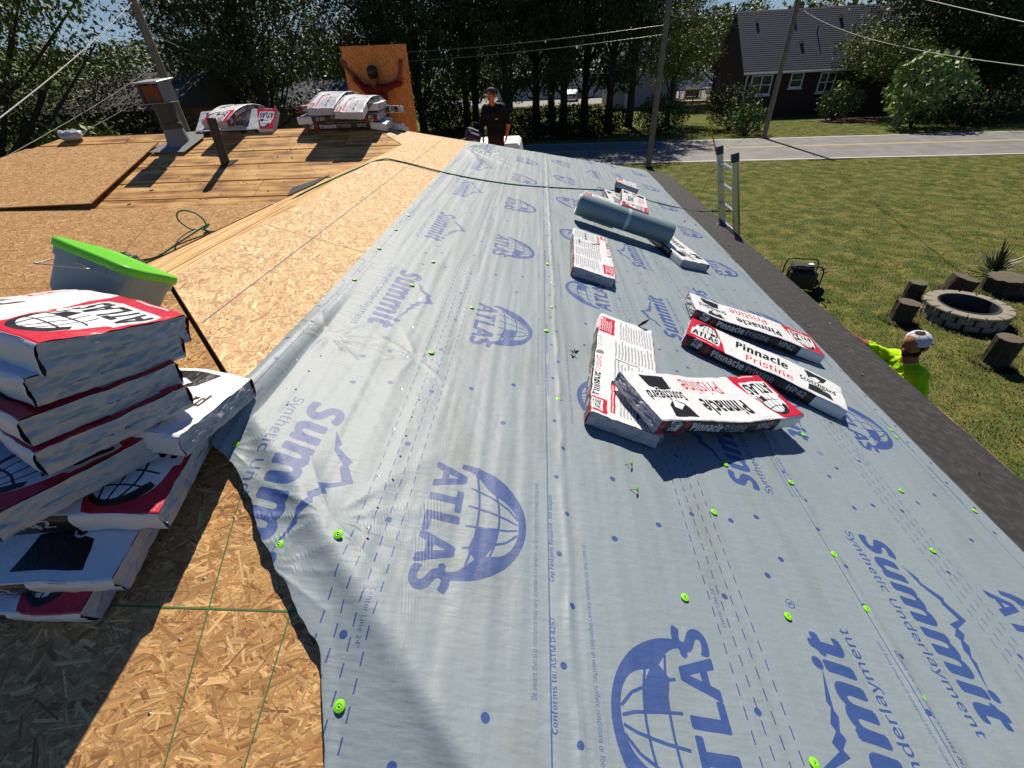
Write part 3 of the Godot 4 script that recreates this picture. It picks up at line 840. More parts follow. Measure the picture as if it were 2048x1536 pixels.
func build_caps() -> void:
	var m := MB.new()
	var pr := [Vector2(0.0001, 0.0), Vector2(0.0125, 0.0), Vector2(0.0130, 0.0012), Vector2(0.0125, 0.0022), Vector2(0.0085, 0.0026), Vector2(0.0060, 0.0040), Vector2(0.0050, 0.0040), Vector2(0.0046, 0.0030), Vector2(0.0001, 0.0030)]
	m.lathe(Transform3D(), pr, 16)
	var nail := MB.new(); nail.lathe(Transform3D(Basis(), Vector3(0, 0.003, 0)), [Vector2(0.0024, 0), Vector2(0.0024, 0.0012), Vector2(0.0001, 0.0014)], 8)
	var first := thing("cap_nail", "", "cap nail", Vector3.ZERO, "green plastic cap nails in the underlayment")
	put("plastic_cap", m, M.cap, first); put("nail_head", nail, M.steel, first)
	# [u, v, where it stands]
	var list := CAPS
	for k in list.size():
		var q: Array = list[k]
		var o: Node3D = first
		if k > 0: o = first.duplicate(); o.name = numbered("cap_nail"); add_child(o)
		var p: Vector3; var y := Vector3(SA, CA, 0)
		if q[0] is String:
			p = S(q[1], q[2], 0.013); y = Vector3(0, CA, SA)
			q = [q[1], q[2], q[3]]
		else: p = R(q[0], q[1], 0.012 if q[0] < 0.45 else (0.0075 if q[0] < 1.55 else 0.005))
		var up := y
		if q.size() > 3: up = Vector3(0.9, 0.35, 0.2).normalized(); p += y * 0.014
		var x := up.cross(Vector3.FORWARD).normalized()
		o.transform = Transform3D(Basis(x, up, x.cross(up)), p)
		o.set_meta("label", q[2])
		if q.size() > 3:
			var s := MB.new(); s.tube([Vector3(0, 0.002, 0), Vector3(0, -0.028, 0)], 0.0016, 6); put("nail_shank", s, M.steel, o)

var wrinkle := noise(14.0, 301, 3)
var fold := noise(5.0, 302, 2)
# a wrapped bundle of shingles lying on the origin; x along the print, z towards the foot of the print, y up
# bend: [[x, y drop], ...] heights of the bent bundle along its length (from -0.5 to 0.5)
func bundle_mesh(back: bool, bend: Array, seed_: int, th := 0.078, half_w := 0.168, twist := 0.0) -> MB:
	var m := MB.new()
	var hl := 0.5
	var so := seed_ * 7.31
	var drop := func(x: float) -> float:
		if bend.is_empty(): return 0.0
		if x <= bend[0][0]: return bend[0][1]
		for k in bend.size() - 1:
			if x <= bend[k + 1][0]:
				var t: float = (x - bend[k][0]) / (bend[k + 1][0] - bend[k][0])
				var p0: float = bend[maxi(k - 1, 0)][1]; var p3: float = bend[mini(k + 2, bend.size() - 1)][1]
				return cubic_interpolate(bend[k][1], bend[k + 1][1], p0, p3, t)
		return bend[-1][1]
	var D := func(x: float, y: float, z: float, amt: float, nn: Vector3) -> Vector3:
		var e: float = clampf((absf(x) - 0.40) / 0.10, 0, 1)
		var zz: float = z * (1.0 - 0.035 * e) + 0.004 * fold.get_noise_2d(x * 2.0 + so, 3.0)
		var yy: float = y
		if y > th * 0.5: yy -= 0.004 * e * e + 0.0035 * (1.0 - absf(z) / half_w) + 0.003 * (fold.get_noise_2d(x * 1.2 + so, z * 2.0) - 0.2)
		var p: Vector3 = Vector3(x, yy, zz) + nn * amt * (0.35 - absf(wrinkle.get_noise_3d(x * 0.9 + so, y * 5.0, z * 0.9)) * 1.6) * (0.6 + 0.8 * e)
		var slope: float = (drop.call(x + 0.01) - drop.call(x - 0.01)) / 0.02
		var c: float = 1.0 / sqrt(1.0 + slope * slope)
		p = Vector3(p.x - slope * c * (p.y), drop.call(x) + c * p.y, p.z)
		if twist != 0.0: p.y += twist * x * p.z
		return p
	var r := 0.011
	var nx := 44
	# broad face with half-rounded long edges: profile across z
	var prof := []   # [y, z, normal y, normal z, v]
	for a in [PI * 0.25, 0.0]: pass
	for k in 4: prof.append([th - r + r * sin(PI * 0.5 * (0.5 + k / 6.0)), -half_w + r - r * cos(PI * 0.5 * (0.5 + k / 6.0)), 1.0, -0.4])
	for k in range(1, 14): prof.append([th, lerpf(-half_w + r, half_w - r, k / 14.0), 1.0, 0.0])
	for k in range(3, -1, -1): prof.append([th - r + r * sin(PI * 0.5 * (0.5 + k / 6.0)), half_w - r + r * cos(PI * 0.5 * (0.5 + k / 6.0)), 1.0, 0.4])
	var np := prof.size() - 1
	m.grid(nx, np, func(i: int, j: int) -> Array:
		var q: Array = prof[np - j]
		var x := -hl + 2.0 * hl * i / nx
		return [D.call(x, q[0], q[1], 0.0045, Vector3(0, q[2], q[3]).normalized()), Vector2(float(i) / nx, (0.004 + 0.676 * (1.0 - float(j) / np)))])
	# long edges
	for sd in [-1.0, 1.0]:
		m.grid(nx, 5, func(i: int, j: int) -> Array:
			var x: float = (-hl + 2.0 * hl * i / nx) * sd
			var t := j / 5.0
			var q: float = [0.004, 0.02, 0.038, 0.055, th - r, th - r + r * 0.7071][j]
			var z: float = sd * (half_w + (0.0 if j < 5 else -r * 0.29) + 0.004 * sin(PI * t))
			var uu := float(i) / nx
			var vv := 0.686 + 0.17 * (1.0 - t)
			if back: uu = 1.0 - uu; vv = 0.686 + 0.17 * t
			return [D.call(x, q, z, 0.006, Vector3(0, 0, sd)), Vector2(uu, vv)])
	# ends, with the film gathered
	for sd in [-1.0, 1.0]:
		m.grid(40, 12, func(i: int, j: int) -> Array:
			var z: float = (half_w - 0.003) * (1.0 - 2.0 * i / 40.0) * sd
			var f := j / 12.0
			var q: float = lerpf(0.003, th - 0.002, f)
			var en := sin(PI * f)
			var bul := 0.005 * en
			var pl := 0.010 * (0.30 - absf(fold.get_noise_2d(z * 1.1 + so, q * 9.0 + z * 1.5)) * 1.8) + 0.006 * (0.3 - absf(wrinkle.get_noise_2d(z * 0.6 + q * 2.2 + so, q * 2.0 - z * 0.5)) * 1.8)
			var tu := 0.010 * smoothstep(0.75, 1.0, absf(z) / half_w) * smoothstep(0.15, 0.5, f) * smoothstep(1.0, 0.7, f)
			return [D.call(sd * (hl + bul + pl * smoothstep(0.0, 0.15, f) * smoothstep(1.0, 0.88, f) - tu), q, z, 0.003, Vector3(sd, 0, 0)), Vector2(0.02 + 0.6 * i / 40.0, 0.88 + 0.1 * (1.0 - f))])
	# underside
	m.grid(nx, 2, func(i: int, j: int) -> Array:
		return [D.call(-hl + 2.0 * hl * i / nx, 0.004, half_w * (j - 1.0), 0.0, Vector3.DOWN), Vector2(0.5, 0.95)])
	return m

func frame(o: Vector3, x: Vector3, y: Vector3) -> Transform3D:
	var yy := y.normalized()
	var xx := (x - yy * x.dot(yy)).normalized()
	return Transform3D(Basis(xx, yy, xx.cross(yy)), o)

func bundle(label: String, x: Transform3D, back: bool, bend: Array, seed_: int, group: String, th := 0.078, twist := 0.0) -> void:
	var o := one("shingle_bundle", bundle_mesh(back, bend, seed_, th, 0.168, twist), M.wrap_back if back else M.wrap, label, "shingle bundle", group)
	o.transform = x

func on_r(u: float, w: float, h: float, du: float, dv: float) -> Transform3D:
	return frame(R(u, w, h), Vector3(CA, -SA, 0) * du + Vector3(0, 0, -1) * dv, Vector3(SA, CA, 0))

func stacked(label: String, n: Vector3, f: Vector3, d: Vector3, reading_left: bool, bend: Array, seed_: int, back := false, th := 0.074) -> void:
	# n, f: near and far upper corners of the right end; d: which way its length runs
	n.y += CY; f.y += CY
	var z := (f - n).normalized()
	var x := (d - z * d.dot(z)).normalized()
	var y := z.cross(x)
	if y.y < 0: y = -y
	var o := (n + f) * 0.5 + x * 0.5 - y * th
	if not reading_left: x = -x
	bundle(label, frame(o, x, y), back, bend, seed_, "shingle bundles stacked at the near hip", th)

func build_bundles() -> void:
	var g := "shingle bundles laid out on the underlayment"
	bundle("long bundle slanting down the slope, red globe emblem at its upper end", on_r(1.82, 2.45, 0.004, 0.92, -0.40), false, [[-0.5, 0.012], [-0.25, 0.002], [0.1, 0.010], [0.5, 0.0]], 1, g)
	bundle("bundle behind the slanting one nearest the eave, red end pointing down the slope", on_r(2.02, 3.06, 0.004, -1.0, 0.13), false, [[-0.5, 0.0], [-0.1, 0.012], [0.3, 0.0], [0.5, 0.014]], 2, g)
	bundle("bundle lying face down beneath another, showing columns of small print", on_r(0.80, 1.93, 0.005, 0.16, 1.0), true, [[-0.5, 0.004], [-0.2, 0.0], [0.2, 0.006], [0.5, 0.010]], 3, g)
	bundle("bundle lying crosswise on the face down bundle, red end bent down to the film", frame(R(1.205, 1.745, 0.074), (Vector3(CA, -SA, 0) * -0.9 + Vector3(0, 0, -1) * -0.42) + Vector3(SA, CA, 0) * 0.09, Vector3(SA, CA, 0)), false, [[-0.5, -0.008], [-0.25, -0.022], [0.0, -0.020], [0.22, 0.008], [0.5, 0.030]], 4, g)
	bundle("face down bundle just below the grey roll, red box on its near corner", on_r(0.79, 3.63, 0.006, -0.06, -1.0), true, [], 5, g)
	bundle("white bundle passing under the lower end of the grey roll", on_r(1.78, 4.74, 0.004, 0.30, -1.0), false, [], 6, g)
	bundle("bundle just above the upper end of the grey roll, half hidden", on_r(1.03, 5.42, 0.006, 0.10, 1.0), true, [], 7, g)
	bundle("lower bundle of the crossed pile beyond the roll", on_r(1.40, 5.98, 0.003, 0.02, 1.0), false, [], 8, g)
	bundle("upper bundle of the crossed pile beyond the roll, red end towards the roll", on_r(1.54, 5.90, 0.081, 0.16, 1.0), false, [], 9, g)
	bundle("farthest bundle on the underlayment, half under the crossed pile", on_r(1.70, 7.30, 0.003, 0.2, 1.0), true, [[-0.5, 0.08], [-0.2, 0.05], [0.2, 0.0], [0.5, 0.0]], 10, g)
	# the leaning stack at the near hip, bottom to top
	stacked("bottom bundle of the leaning stack, red end on the boards", Vector3(-1.10, -1.025, -0.475), Vector3(-1.10, -0.92, -0.795), Vector3(-1, 0, 0), true, [[-0.5, 0.004], [-0.35, 0.0], [0, 0.0], [0.5, -0.02]], 21)
	stacked("second bundle from the bottom of the leaning stack, white with a black mark", Vector3(-1.03, -0.945, -0.52), Vector3(-1.05, -0.855, -0.845), Vector3(-1, 0.0, 0.05), false, [[-0.5, -0.02], [0.2, 0.0], [0.36, -0.002], [0.5, -0.020]], 22)
	stacked("third bundle from the bottom of the leaning stack, its red end sagging down", Vector3(-0.970, -0.832, -0.655), Vector3(-1.015, -0.788, -0.980), Vector3(-1, 0.0, 0.0), true, [[-0.5, -0.045], [-0.40, -0.018], [-0.25, 0.0], [0, 0.0], [0.5, -0.05]], 23)
	stacked("sunlit white topped bundle sticking out of the far side of the leaning stack", Vector3(-0.955, -0.723, -0.825), Vector3(-0.946, -0.761, -1.145), Vector3(-1, 0.02, 0.0), false, [[-0.5, -0.03], [0.0, 0.0], [0.34, -0.004], [0.5, -0.030]], 24)
	stacked("bundle jutting towards the viewer from the middle of the leaning stack", Vector3(-1.188, -0.708, -0.546), Vector3(-1.045, -0.727, -0.822), Vector3(-1, -0.1, -0.4), true, [[-0.5, -0.028], [-0.33, -0.004], [0.0, 0.0], [0.5, -0.07]], 25)
	stacked("fourth bundle from the top of the leaning stack", Vector3(-1.100, -0.616, -0.649), Vector3(-0.968, -0.644, -0.926), Vector3(-1, 0.0, -0.4), true, [[-0.5, -0.022], [-0.33, -0.003], [0.0, 0.0], [0.5, -0.08]], 26)
	stacked("third bundle from the top of the leaning stack, a strip of red showing", Vector3(-1.100, -0.545, -0.672), Vector3(-0.982, -0.585, -0.949), Vector3(-1, 0.0, -0.35), true, [[-0.5, -0.020], [-0.35, -0.002], [0.0, 0.0], [0.5, -0.08]], 27)
	stacked("second bundle from the top of the leaning stack", Vector3(-1.081, -0.475, -0.724), Vector3(-0.982, -0.531, -1.001), Vector3(-1, 0.0, -0.3), false, [[-0.5, -0.07], [0.0, 0.0], [0.34, -0.003], [0.5, -0.018]], 28)
	stacked("topmost bundle of the leaning stack, red with a globe emblem", Vector3(-1.053, -0.406, -0.766), Vector3(-0.973, -0.489, -1.048), Vector3(-1, 0.0, -0.25), true, [[-0.5, -0.026], [-0.33, -0.004], [-0.05, 0.0], [0.5, -0.10]], 29, false, 0.08)
	# ridge of the wing
	var rg := "shingle bundles along the wing's ridge"
	var drape := [[-0.5, -0.125], [-0.3, -0.045], [-0.12, 0.0], [0.0, 0.005], [0.12, 0.0], [0.3, -0.045], [0.5, -0.125]]
	var Y := Vector3.UP
	bundle("bundle lying lengthwise on the ridge beside the black vent pipe, red right end", frame(Vector3(-3.80, CY - 0.475, -6.29), Vector3(-1, 0, 0), Vector3(0, 0.79, 0.61)), false, [], 41, rg)
	bundle("bundle draped over another on the ridge, red end hanging towards the planks", frame(Vector3(-3.80, CY - 0.345, -6.38), Vector3(0.10, 0, -1), Y), false, drape, 42, rg)
	bundle("lowest bundle of the right ridge pile, black edge to the viewer", frame(Vector3(-2.36, CY - 0.535, -6.24), Vector3(1, 0, 0.02), Vector3(0, 1, 0.12)), false, [[-0.5, 0], [0.3, 0.0], [0.5, -0.03]], 43, rg)
	bundle("lowest bundle at the right end of the ridge pile, beyond the hip board", frame(Vector3(-2.25, CY - 0.60, -6.56), Vector3(-1, 0, 0.05), Vector3(0.05, 1, -0.25)), false, [[-0.5, -0.03], [0.5, 0]], 44, rg)
	bundle("second layer bundle at the left of the right ridge pile, grey end drooping", frame(Vector3(-2.43, CY - 0.450, -6.22), Vector3(1, 0, 0.03), Vector3(0, 1, 0.1)), true, [[-0.5, -0.02], [0, 0], [0.5, -0.01]], 45, rg)
	bundle("second layer bundle of the right ridge pile, black edge with upside down lettering", frame(Vector3(-2.27, CY - 0.43, -6.50), Vector3(-1, 0, 0.06), Vector3(0, 1, -0.08)), true, [], 46, rg)
	bundle("third layer bundle of the right ridge pile, only its left end showing", frame(Vector3(-2.41, CY - 0.366, -6.27), Vector3(1, 0, 0.05), Vector3(0, 1, 0.04)), false, [], 49, rg)
	bundle("draped white bundle on top of the right ridge pile", frame(Vector3(-2.47, CY - 0.255, -6.32), Vector3(0.08, 0, -1), Vector3(0.02, 1, 0)), true, drape, 47, rg)
	bundle("draped bundle at the right of the ridge pile, its red label shining", frame(Vector3(-2.15, CY - 0.30, -6.25), Vector3(0.04, 0, -1), Vector3(0.06, 1, 0)), true, drape, 48, rg)

func rope_path(p: Array, steps := 8) -> Array:
	var o := []
	for k in p.size() - 1:
		for s in steps: o.append((p[k] as Vector3).cubic_interpolate(p[k + 1], p[maxi(k - 1, 0)], p[mini(k + 2, p.size() - 1)], float(s) / steps))
	o.append(p[-1])
	return o

func build_roof_things() -> void:
	# roll of underlayment
	var ro := thing("underlayment_roll", "grey roll of underlayment lying across the slope, tied with a pale band", "roll", R(1.21, 4.70, 0.0))
	var y := Vector3(SA, CA, 0)
	var ax := (R(1.70, 4.655) - R(0.73, 4.735)).normalized()
	var c0 := y * 0.160 - ax * 0.5
	var fr := Transform3D(Basis(y.cross(ax).normalized(), ax, y.cross(ax).normalized().cross(ax)), c0)
	var rm := mat(Color8(108, 132, 140), 0.45)
	var m := MB.new()
	var wv := noise(3.0, 77, 2)
	var pr := []
	m.lathe(fr, [Vector2(0.042, 0.0), Vector2(0.1000, -0.004), Vector2(0.1065, 0.004), Vector2(0.1080, 0.02), Vector2(0.1075, 0.5), Vector2(0.1080, 0.98), Vector2(0.1065, 0.996), Vector2(0.1000, 1.003), Vector2(0.042, 1.0)], 32)
	# loose outer lap
	m.grid(14, 10, func(i: int, j: int) -> Array:
		var a := -0.5 + 0.06 * j
		var r := 0.1085 + 0.0006 * j + 0.004 * maxf(0, j - 7)
		return [fr * Vector3(cos(a) * r, 0.01 + 0.98 * i / 14.0, -sin(a) * r), Vector2(i, j)])
	put("rolled_film", m, rm, ro)
	m = MB.new(); m.lathe(fr, [Vector2(0.038, 1.0), Vector2(0.038, -0.002), Vector2(0.043, -0.003), Vector2(0.043, 1.0)], 20); put("cardboard_core", m, mat(Color8(176, 150, 116), 0.9), ro)
	m = MB.new(); m.lathe(fr, [Vector2(0.1090, 0.5), Vector2(0.1096, 0.503), Vector2(0.1096, 0.532), Vector2(0.1090, 0.535)], 32); put("tie_band", m, mat(Color8(176, 196, 200), 0.35), ro)
	m = MB.new()
	for k in 7: m.lathe(fr, [Vector2(0.048 + k * 0.007, 0.0), Vector2(0.049 + k * 0.007, -0.0075), Vector2(0.051 + k * 0.007, -0.0075), Vector2(0.052 + k * 0.007, 0.0)], 24)
	put("film_edge", m, M.white, ro)

	# green rope from the ladder over the slope, along the ridge, ending in a loop
	var pts := [Vector3(2.93, CY - 2.02, -7.73), R(3.1, 7.62, 0.012), R(2.34, 7.17, 0.01), R(1.98, 7.12, 0.012), R(1.66, 6.99, 0.09), R(1.40, 6.80, 0.03), R(1.15, 6.6, 0.012), R(0.36, 5.72, 0.012), R(-0.1, 5.28, 0.014), R(-0.62, 4.99, 0.012), R(-1.12, 4.88, 0.008), R(-1.27, 4.72, 0.008), W(-4.3, 0.10, 0.008), W(-3.95, 0.50, 0.008), L(-2.75, 2.05, 0.02), L(-3.1, 2.16, 0.02)]
	for k in 15:
		var a := -0.9 + TAU * 1.06 * k / 14.0
		pts.append(L(-3.30 + 0.13 * cos(a), 2.14 - 0.03 * k / 14.0, 0.115 + 0.11 * sin(a)))
	pts += [L(-3.4, 2.34, 0.02), L(-3.5, 2.52, 0.018), L(-3.66, 2.66, 0.03)]
	m = MB.new(); m.tube(rope_path(pts), 0.0075, 7)
	one("rope", m, M.rope, "thin green rope running from the ladder across the underlayment to a loop by the ridge", "rope")
	m = MB.new(); m.tube(rope_path([L(-3.62, 2.62, 0.05), L(-3.45, 2.50, 0.012), L(-3.0, 2.20, 0.012), L(-2.6, 1.86, 0.012), L(-2.1, 1.18, 0.012), L(-1.8, 0.86, 0.012)]), 0.006, 7)
	one("air_hose", m, M.rubber, "black air hose lying along the valley from the nail gun", "hose")

	# nail gun by the valley
	var ng := thing("nail_gun", "black coil nail gun lying on the boards behind the green lidded bucket", "nail gun", L(-3.78, 2.66, 0.012))
	var b := Basis(Vector3(0, 1, 0), 0.35) * Basis(Vector3(1, 0, 0), 0.3)
	var X := func(x: float, yy: float, z: float) -> Transform3D: return Transform3D(b, b * Vector3(x, yy, z))
	m = MB.new(); m.box(X.call(0, 0.09, 0), Vector3(0.26, 0.085, 0.075), 0.02); m.box(X.call(-0.15, 0.09, 0), Vector3(0.05, 0.10, 0.09), 0.02); put("body", m, M.black, ng)
	m = MB.new(); m.box(X.call(-0.02, 0.05, 0.09), Vector3(0.05, 0.05, 0.15), 0.015); put("handle", m, M.rubber, ng)
	m = MB.new(); m.lathe(X.call(0.07, 0.02, 0.06), [Vector2(0.001, 0), Vector2(0.055, 0), Vector2(0.06, 0.01), Vector2(0.06, 0.05), Vector2(0.05, 0.06), Vector2(0.001, 0.06)], 18); put("magazine", m, M.black, ng)
	m = MB.new(); m.box(X.call(0.155, 0.08, 0), Vector3(0.07, 0.03, 0.03), 0.006); m.box(X.call(0.0, 0.138, 0.0), Vector3(0.12, 0.008, 0.05), 0.003); put("nose", m, M.steel, ng)

	# plumbing vent
	var pv := thing("vent_pipe", "plain black plumbing vent pipe standing on the old planks", "vent pipe", L(-3.61, 0.815))
	m = MB.new(); m.lathe(Transform3D(Basis(Vector3(0, 0, 1), -0.06), Vector3.ZERO), [Vector2(0.048, -0.1), Vector2(0.048, 0.44), Vector2(0.046, 0.445), Vector2(0.041, 0.443), Vector2(0.040, 0.2)], 20); put("pipe", m, mat(Color8(30, 26, 24), 0.5), pv)
	m = MB.new(); slab(m, func(q: float, w: float, h: float) -> Vector3: return L(-3.61 + q, 0.815 + w, h) - L(-3.61, 0.815), PackedVector2Array([Vector2(-0.03, -0.05), Vector2(0.13, -0.07), Vector2(0.08, 0.06), Vector2(-0.04, 0.06)]), 0.0, 0.003, 1.0, Vector2.ZERO); put("open_hole", m, M.rubber, pv)

	# furnace flue with its square cap and flashing
	var fl := thing("flue_cap", "square metal flue cap on a round pipe above grey flashing on the ridge planks", "flue", L(-4.42, 0.30))
	var l := Basis(Vector3(0, 0, 1), 0.03)
	m = MB.new()
	slab(m, func(q: float, w: float, h: float) -> Vector3: return L(-4.42 + q, 0.30 + w, h) - L(-4.42, 0.30), PackedVector2Array([Vector2(-0.25, 0.24), Vector2(0.20, 0.26), Vector2(0.27, -0.10), Vector2(0.18, -0.28), Vector2(-0.10, -0.24)]), 0.018, 0.024, 1.0, Vector2.ZERO); put("flashing", m, M.galv, fl)
	m = MB.new(); m.lathe(Transform3D(l, Vector3.ZERO), [Vector2(0.140, -0.05), Vector2(0.124, 0.05), Vector2(0.106, 0.16), Vector2(0.104, 0.19)], 28); put("flashing_cone", m, M.galv, fl)
	m = MB.new(); m.lathe(Transform3D(l, Vector3(0.0, 0, 0)), [Vector2(0.108, 0.16), Vector2(0.120, 0.20), Vector2(0.108, 0.225), Vector2(0.104, 0.225), Vector2(0.1080, 0.45), Vector2(0.1080, 0.5)], 28); put("flue_pipe", m, mat(Color8(70, 66, 62), 0.6, 0.4), fl)
	m = MB.new()
	for s in [-1.0, 1.0]: m.box(Transform3D(l, l * Vector3(s * 0.13, 0.52, 0)), Vector3(0.006, 0.20, 0.24), 0.001)
	m.box(Transform3D(l, l * Vector3(0, 0.425, 0)), Vector3(0.27, 0.012, 0.25), 0.003)
	m.box(Transform3D(l, l * Vector3(0, 0.52, -0.11)), Vector3(0.24, 0.19, 0.006), 0.001)
	put("cap_housing", m, M.galv, fl)
	m = MB.new(); m.box(Transform3D(l, l * Vector3(0, 0.515, 0.02)), Vector3(0.20, 0.16, 0.16), 0.004); put("rusty_core", m, mat(Color8(104, 62, 36), 0.9), fl)
	m = MB.new(); m.box(Transform3D(l * Basis(Vector3(1, 0, 0), 0.10), l * Vector3(0, 0.64, 0.0)), Vector3(0.32, 0.012, 0.30), 0.004); put("cap_top", m, mat(Color8(176, 178, 178), 0.4, 0.6), fl)

	# square bucket with green lid
	var bu := thing("square_bucket", "squat square translucent grey bucket with a bright green lid and wire handle", "bucket")
	var bup := Vector3(0.38, 0.76, -0.48).normalized()
	var bxx := Vector3(0.92, -0.343, 0.185)
	bxx = (bxx - bup * bxx.dot(bup)).normalized()
	bu.transform = Transform3D(Basis(bxx, bup, bxx.cross(bup)).scaled_local(Vector3.ONE * 0.78), Vector3(-1.50, CY - 0.612, -1.325))
	m = MB.new()
	var sq := func(w: float, d: float, r: float, yy: float, n: int) -> Array:
		var o := []
		for k in n:
			var a := TAU * (k + 0.5) / n
			var cx := signf(cos(a)) * pow(absf(cos(a)), 0.28); var cz := signf(sin(a)) * pow(absf(sin(a)), 0.28)
			o.append(Vector3(cx * w, yy, -cz * d))
		return o
	var loft := func(mm: MB, rings: Array) -> void:
		mm.grid(48, rings.size() - 1, func(i: int, j: int) -> Array: return [rings[j][i % 48], Vector2(i / 48.0, j)])
	loft.call(m, [sq.call(0.152, 0.112, 0.0, 0.0, 48), sq.call(0.158, 0.118, 0, 0.015, 48), sq.call(0.168, 0.127, 0, 0.145, 48), sq.call(0.176, 0.134, 0, 0.15, 48), sq.call(0.178, 0.136, 0, 0.185, 48)])
	var bm := mat(Color8(124, 140, 145), 0.3); bm.backlight_enabled = true; bm.backlight = Color8(70, 86, 88)
	put("tub", m, bm, bu)
	m = MB.new()
	loft.call(m, [sq.call(0.170, 0.128, 0.0, 0.180, 48), sq.call(0.184, 0.142, 0, 0.182, 48), sq.call(0.186, 0.144, 0, 0.206, 48), sq.call(0.183, 0.141, 0, 0.217, 48), sq.call(0.174, 0.132, 0, 0.219, 48), sq.call(0.166, 0.124, 0, 0.213, 48), sq.call(0.002, 0.002, 0, 0.213, 48)])
	put("lid", m, mat(Color8(96, 190, 40), 0.35), bu)
	m = MB.new(); m.box(Transform3D(Basis(), Vector3(0.03, 0.167, 0.137)), Vector3(0.13, 0.028, 0.006), 0.002); put("grip_lip", m, bm, bu)
	m = MB.new(); m.tube(rope_path([Vector3(-0.172, 0.150, 0.05), Vector3(-0.178, 0.10, 0.13), Vector3(-0.165, 0.09, 0.165), Vector3(-0.05, 0.125, 0.172), Vector3(0.035, 0.150, 0.165), Vector3(0.045, 0.155, 0.142)], 5), 0.0026, 6); put("wire_handle", m, M.steel, bu)

	# extension ladder standing past the eave
	var la := thing("ladder", "aluminium extension ladder rising past the eave, dark end caps on its rails", "ladder", Vector3(3.62, 0, -7.40))
	var top := Vector3(-0.92, CY - 1.13, 0); var up := top.normalized(); var side := Vector3(0, 0, 0.32)
	for s in [-1.0, 1.0]:
		var rail := MB.new()
		var wd := Vector3(-up.y, up.x, 0)
		for e in [[0.0, 0.006, 0.075], [-0.018, 0.036, 0.007], [-0.018, -0.036, 0.007]]:
			var off: Vector3 = side * s + wd * e[1] * 0.0
		rail.box(Transform3D(Basis(wd, up, Vector3(0, 0, 1)), top * 0.5 + side * s), Vector3(0.092, top.length(), 0.006), 0.001)
		for q in [-1.0, 1.0]: rail.box(Transform3D(Basis(wd, up, Vector3(0, 0, 1)), top * 0.5 + side * s + wd * q * 0.043 + Vector3(0, 0, s * 0.016)), Vector3(0.006, top.length(), 0.034), 0.001)
		put("rail", rail, M.alu, la)
		var cp := MB.new(); cp.box(Transform3D(Basis(wd, up, Vector3(0, 0, 1)), top - up * 0.045 + side * s + Vector3(0, 0, s * 0.012)), Vector3(0.104, 0.12, 0.05), 0.008); put("end_cap", cp, mat(Color8(40, 62, 66), 0.6), la)
		cp = MB.new(); cp.box(Transform3D(Basis(wd, up, Vector3(0, 0, 1)), up * 0.05 + side * s), Vector3(0.10, 0.09, 0.05), 0.01); put("foot", cp, M.rubber, la)
	for k in 11:
		var rg := MB.new()
		var at := top - up * (0.225 + 0.305 * k)
		rg.tube([at - side * 0.98, at + side * 0.98], 0.019, 10)
		rg.box(Transform3D(Basis(Vector3(1, 0, 0), Vector3(0, 1, 0), Vector3(0, 0, 1)), at + Vector3(0.004, 0.012, 0)), Vector3(0.046, 0.012, 0.62), 0.004)
		put("rung", rg, M.alu, la)
	for s in [-1.0, 1.0]:
		m = MB.new()
		m.tube(rope_path([top - up * 0.24 + side * 0.55 * s, top - up * 0.25 + side * 0.85 * s, top - up * 0.33 + side * 0.93 * s, top - up * 0.5 + side * 0.95 * s], 5), 0.012, 8)
		put("stiffener", m, M.alu, la)

	# crumbs of debris on the membrane and the boards
	var rg := RandomNumberGenerator.new(); rg.seed = 66
	m = MB.new()
	for k in 80:
		var p: Vector3
		if k < 42: p = R(rg.randf_range(2.4, 3.4), rg.randf_range(5.4, 7.6), 0.008)
		elif k < 54: p = R(rg.randf_range(2.8, 3.38), rg.randf_range(1.6, 5.5), 0.008)
		elif k < 66: p = L(rg.randf_range(-4.5, -2.6), rg.randf_range(0.3, 1.5), 0.002)
		else: p = R(rg.randf_range(0.3, 2.3), rg.randf_range(1.2, 4.8), 0.012)
		var s := rg.randf_range(0.006, 0.016)
		m.box(Transform3D(Basis.from_euler(Vector3(rg.randf() * 3, rg.randf() * 3, 0)), p), Vector3(s, s * 0.4, s * rg.randf_range(0.6, 2.4)), 0.001)
	var de := put("roofing_crumbs", m, mat(Color8(168, 158, 136), 0.9)); tag(de, "small chips and scraps lying on the dark eave strip and the roof", "debris", "", "stuff")
	m = MB.new(); m.prism(PackedVector2Array([Vector2(-0.018, 0), Vector2(0.0, 0.007), Vector2(0.02, 0.0), Vector2(0.0, -0.006)]), Transform3D(Basis(Vector3(0.6, -0.2, -0.7).normalized(), Vector3(0.7, -0.2, 0.6).normalized(), Vector3(SA, CA, 0)), R(3.02, 1.92, 0.006)), 0.001)
	one("fallen_leaf", m, mat(Color8(150, 150, 40), 0.7), "small yellow leaf lying on the dark eave strip", "leaf")
	m = MB.new(); m.prism(PackedVector2Array([Vector2(-0.05, 0), Vector2(0.0, 0.04), Vector2(0.05, 0.01), Vector2(0.02, -0.03)]), Transform3D(Basis(Vector3(0.8, 0.3, -0.5).normalized(), Vector3(0.3, 0.5, 0.8).normalized(), Vector3(-0.1, 0.9, -0.3).normalized()), R(0.98, 2.43, 0.10)), 0.006)
	one("shingle_scrap", m, mat(Color8(150, 146, 140), 0.8), "torn grey scrap poking out at the far end of the face down bundle", "scrap")
	var lf := mat(Color8(66, 98, 40), 0.6)
	m = MB.new()
	for k in 5: m.prism(PackedVector2Array([Vector2(0, 0), Vector2(0.012, 0.008), Vector2(0.03, 0), Vector2(0.012, -0.008)]), Transform3D(Basis.from_euler(Vector3(-0.5, k * 1.3, 0.3)), R(0.55, 2.02, 0.02)), 0.001)
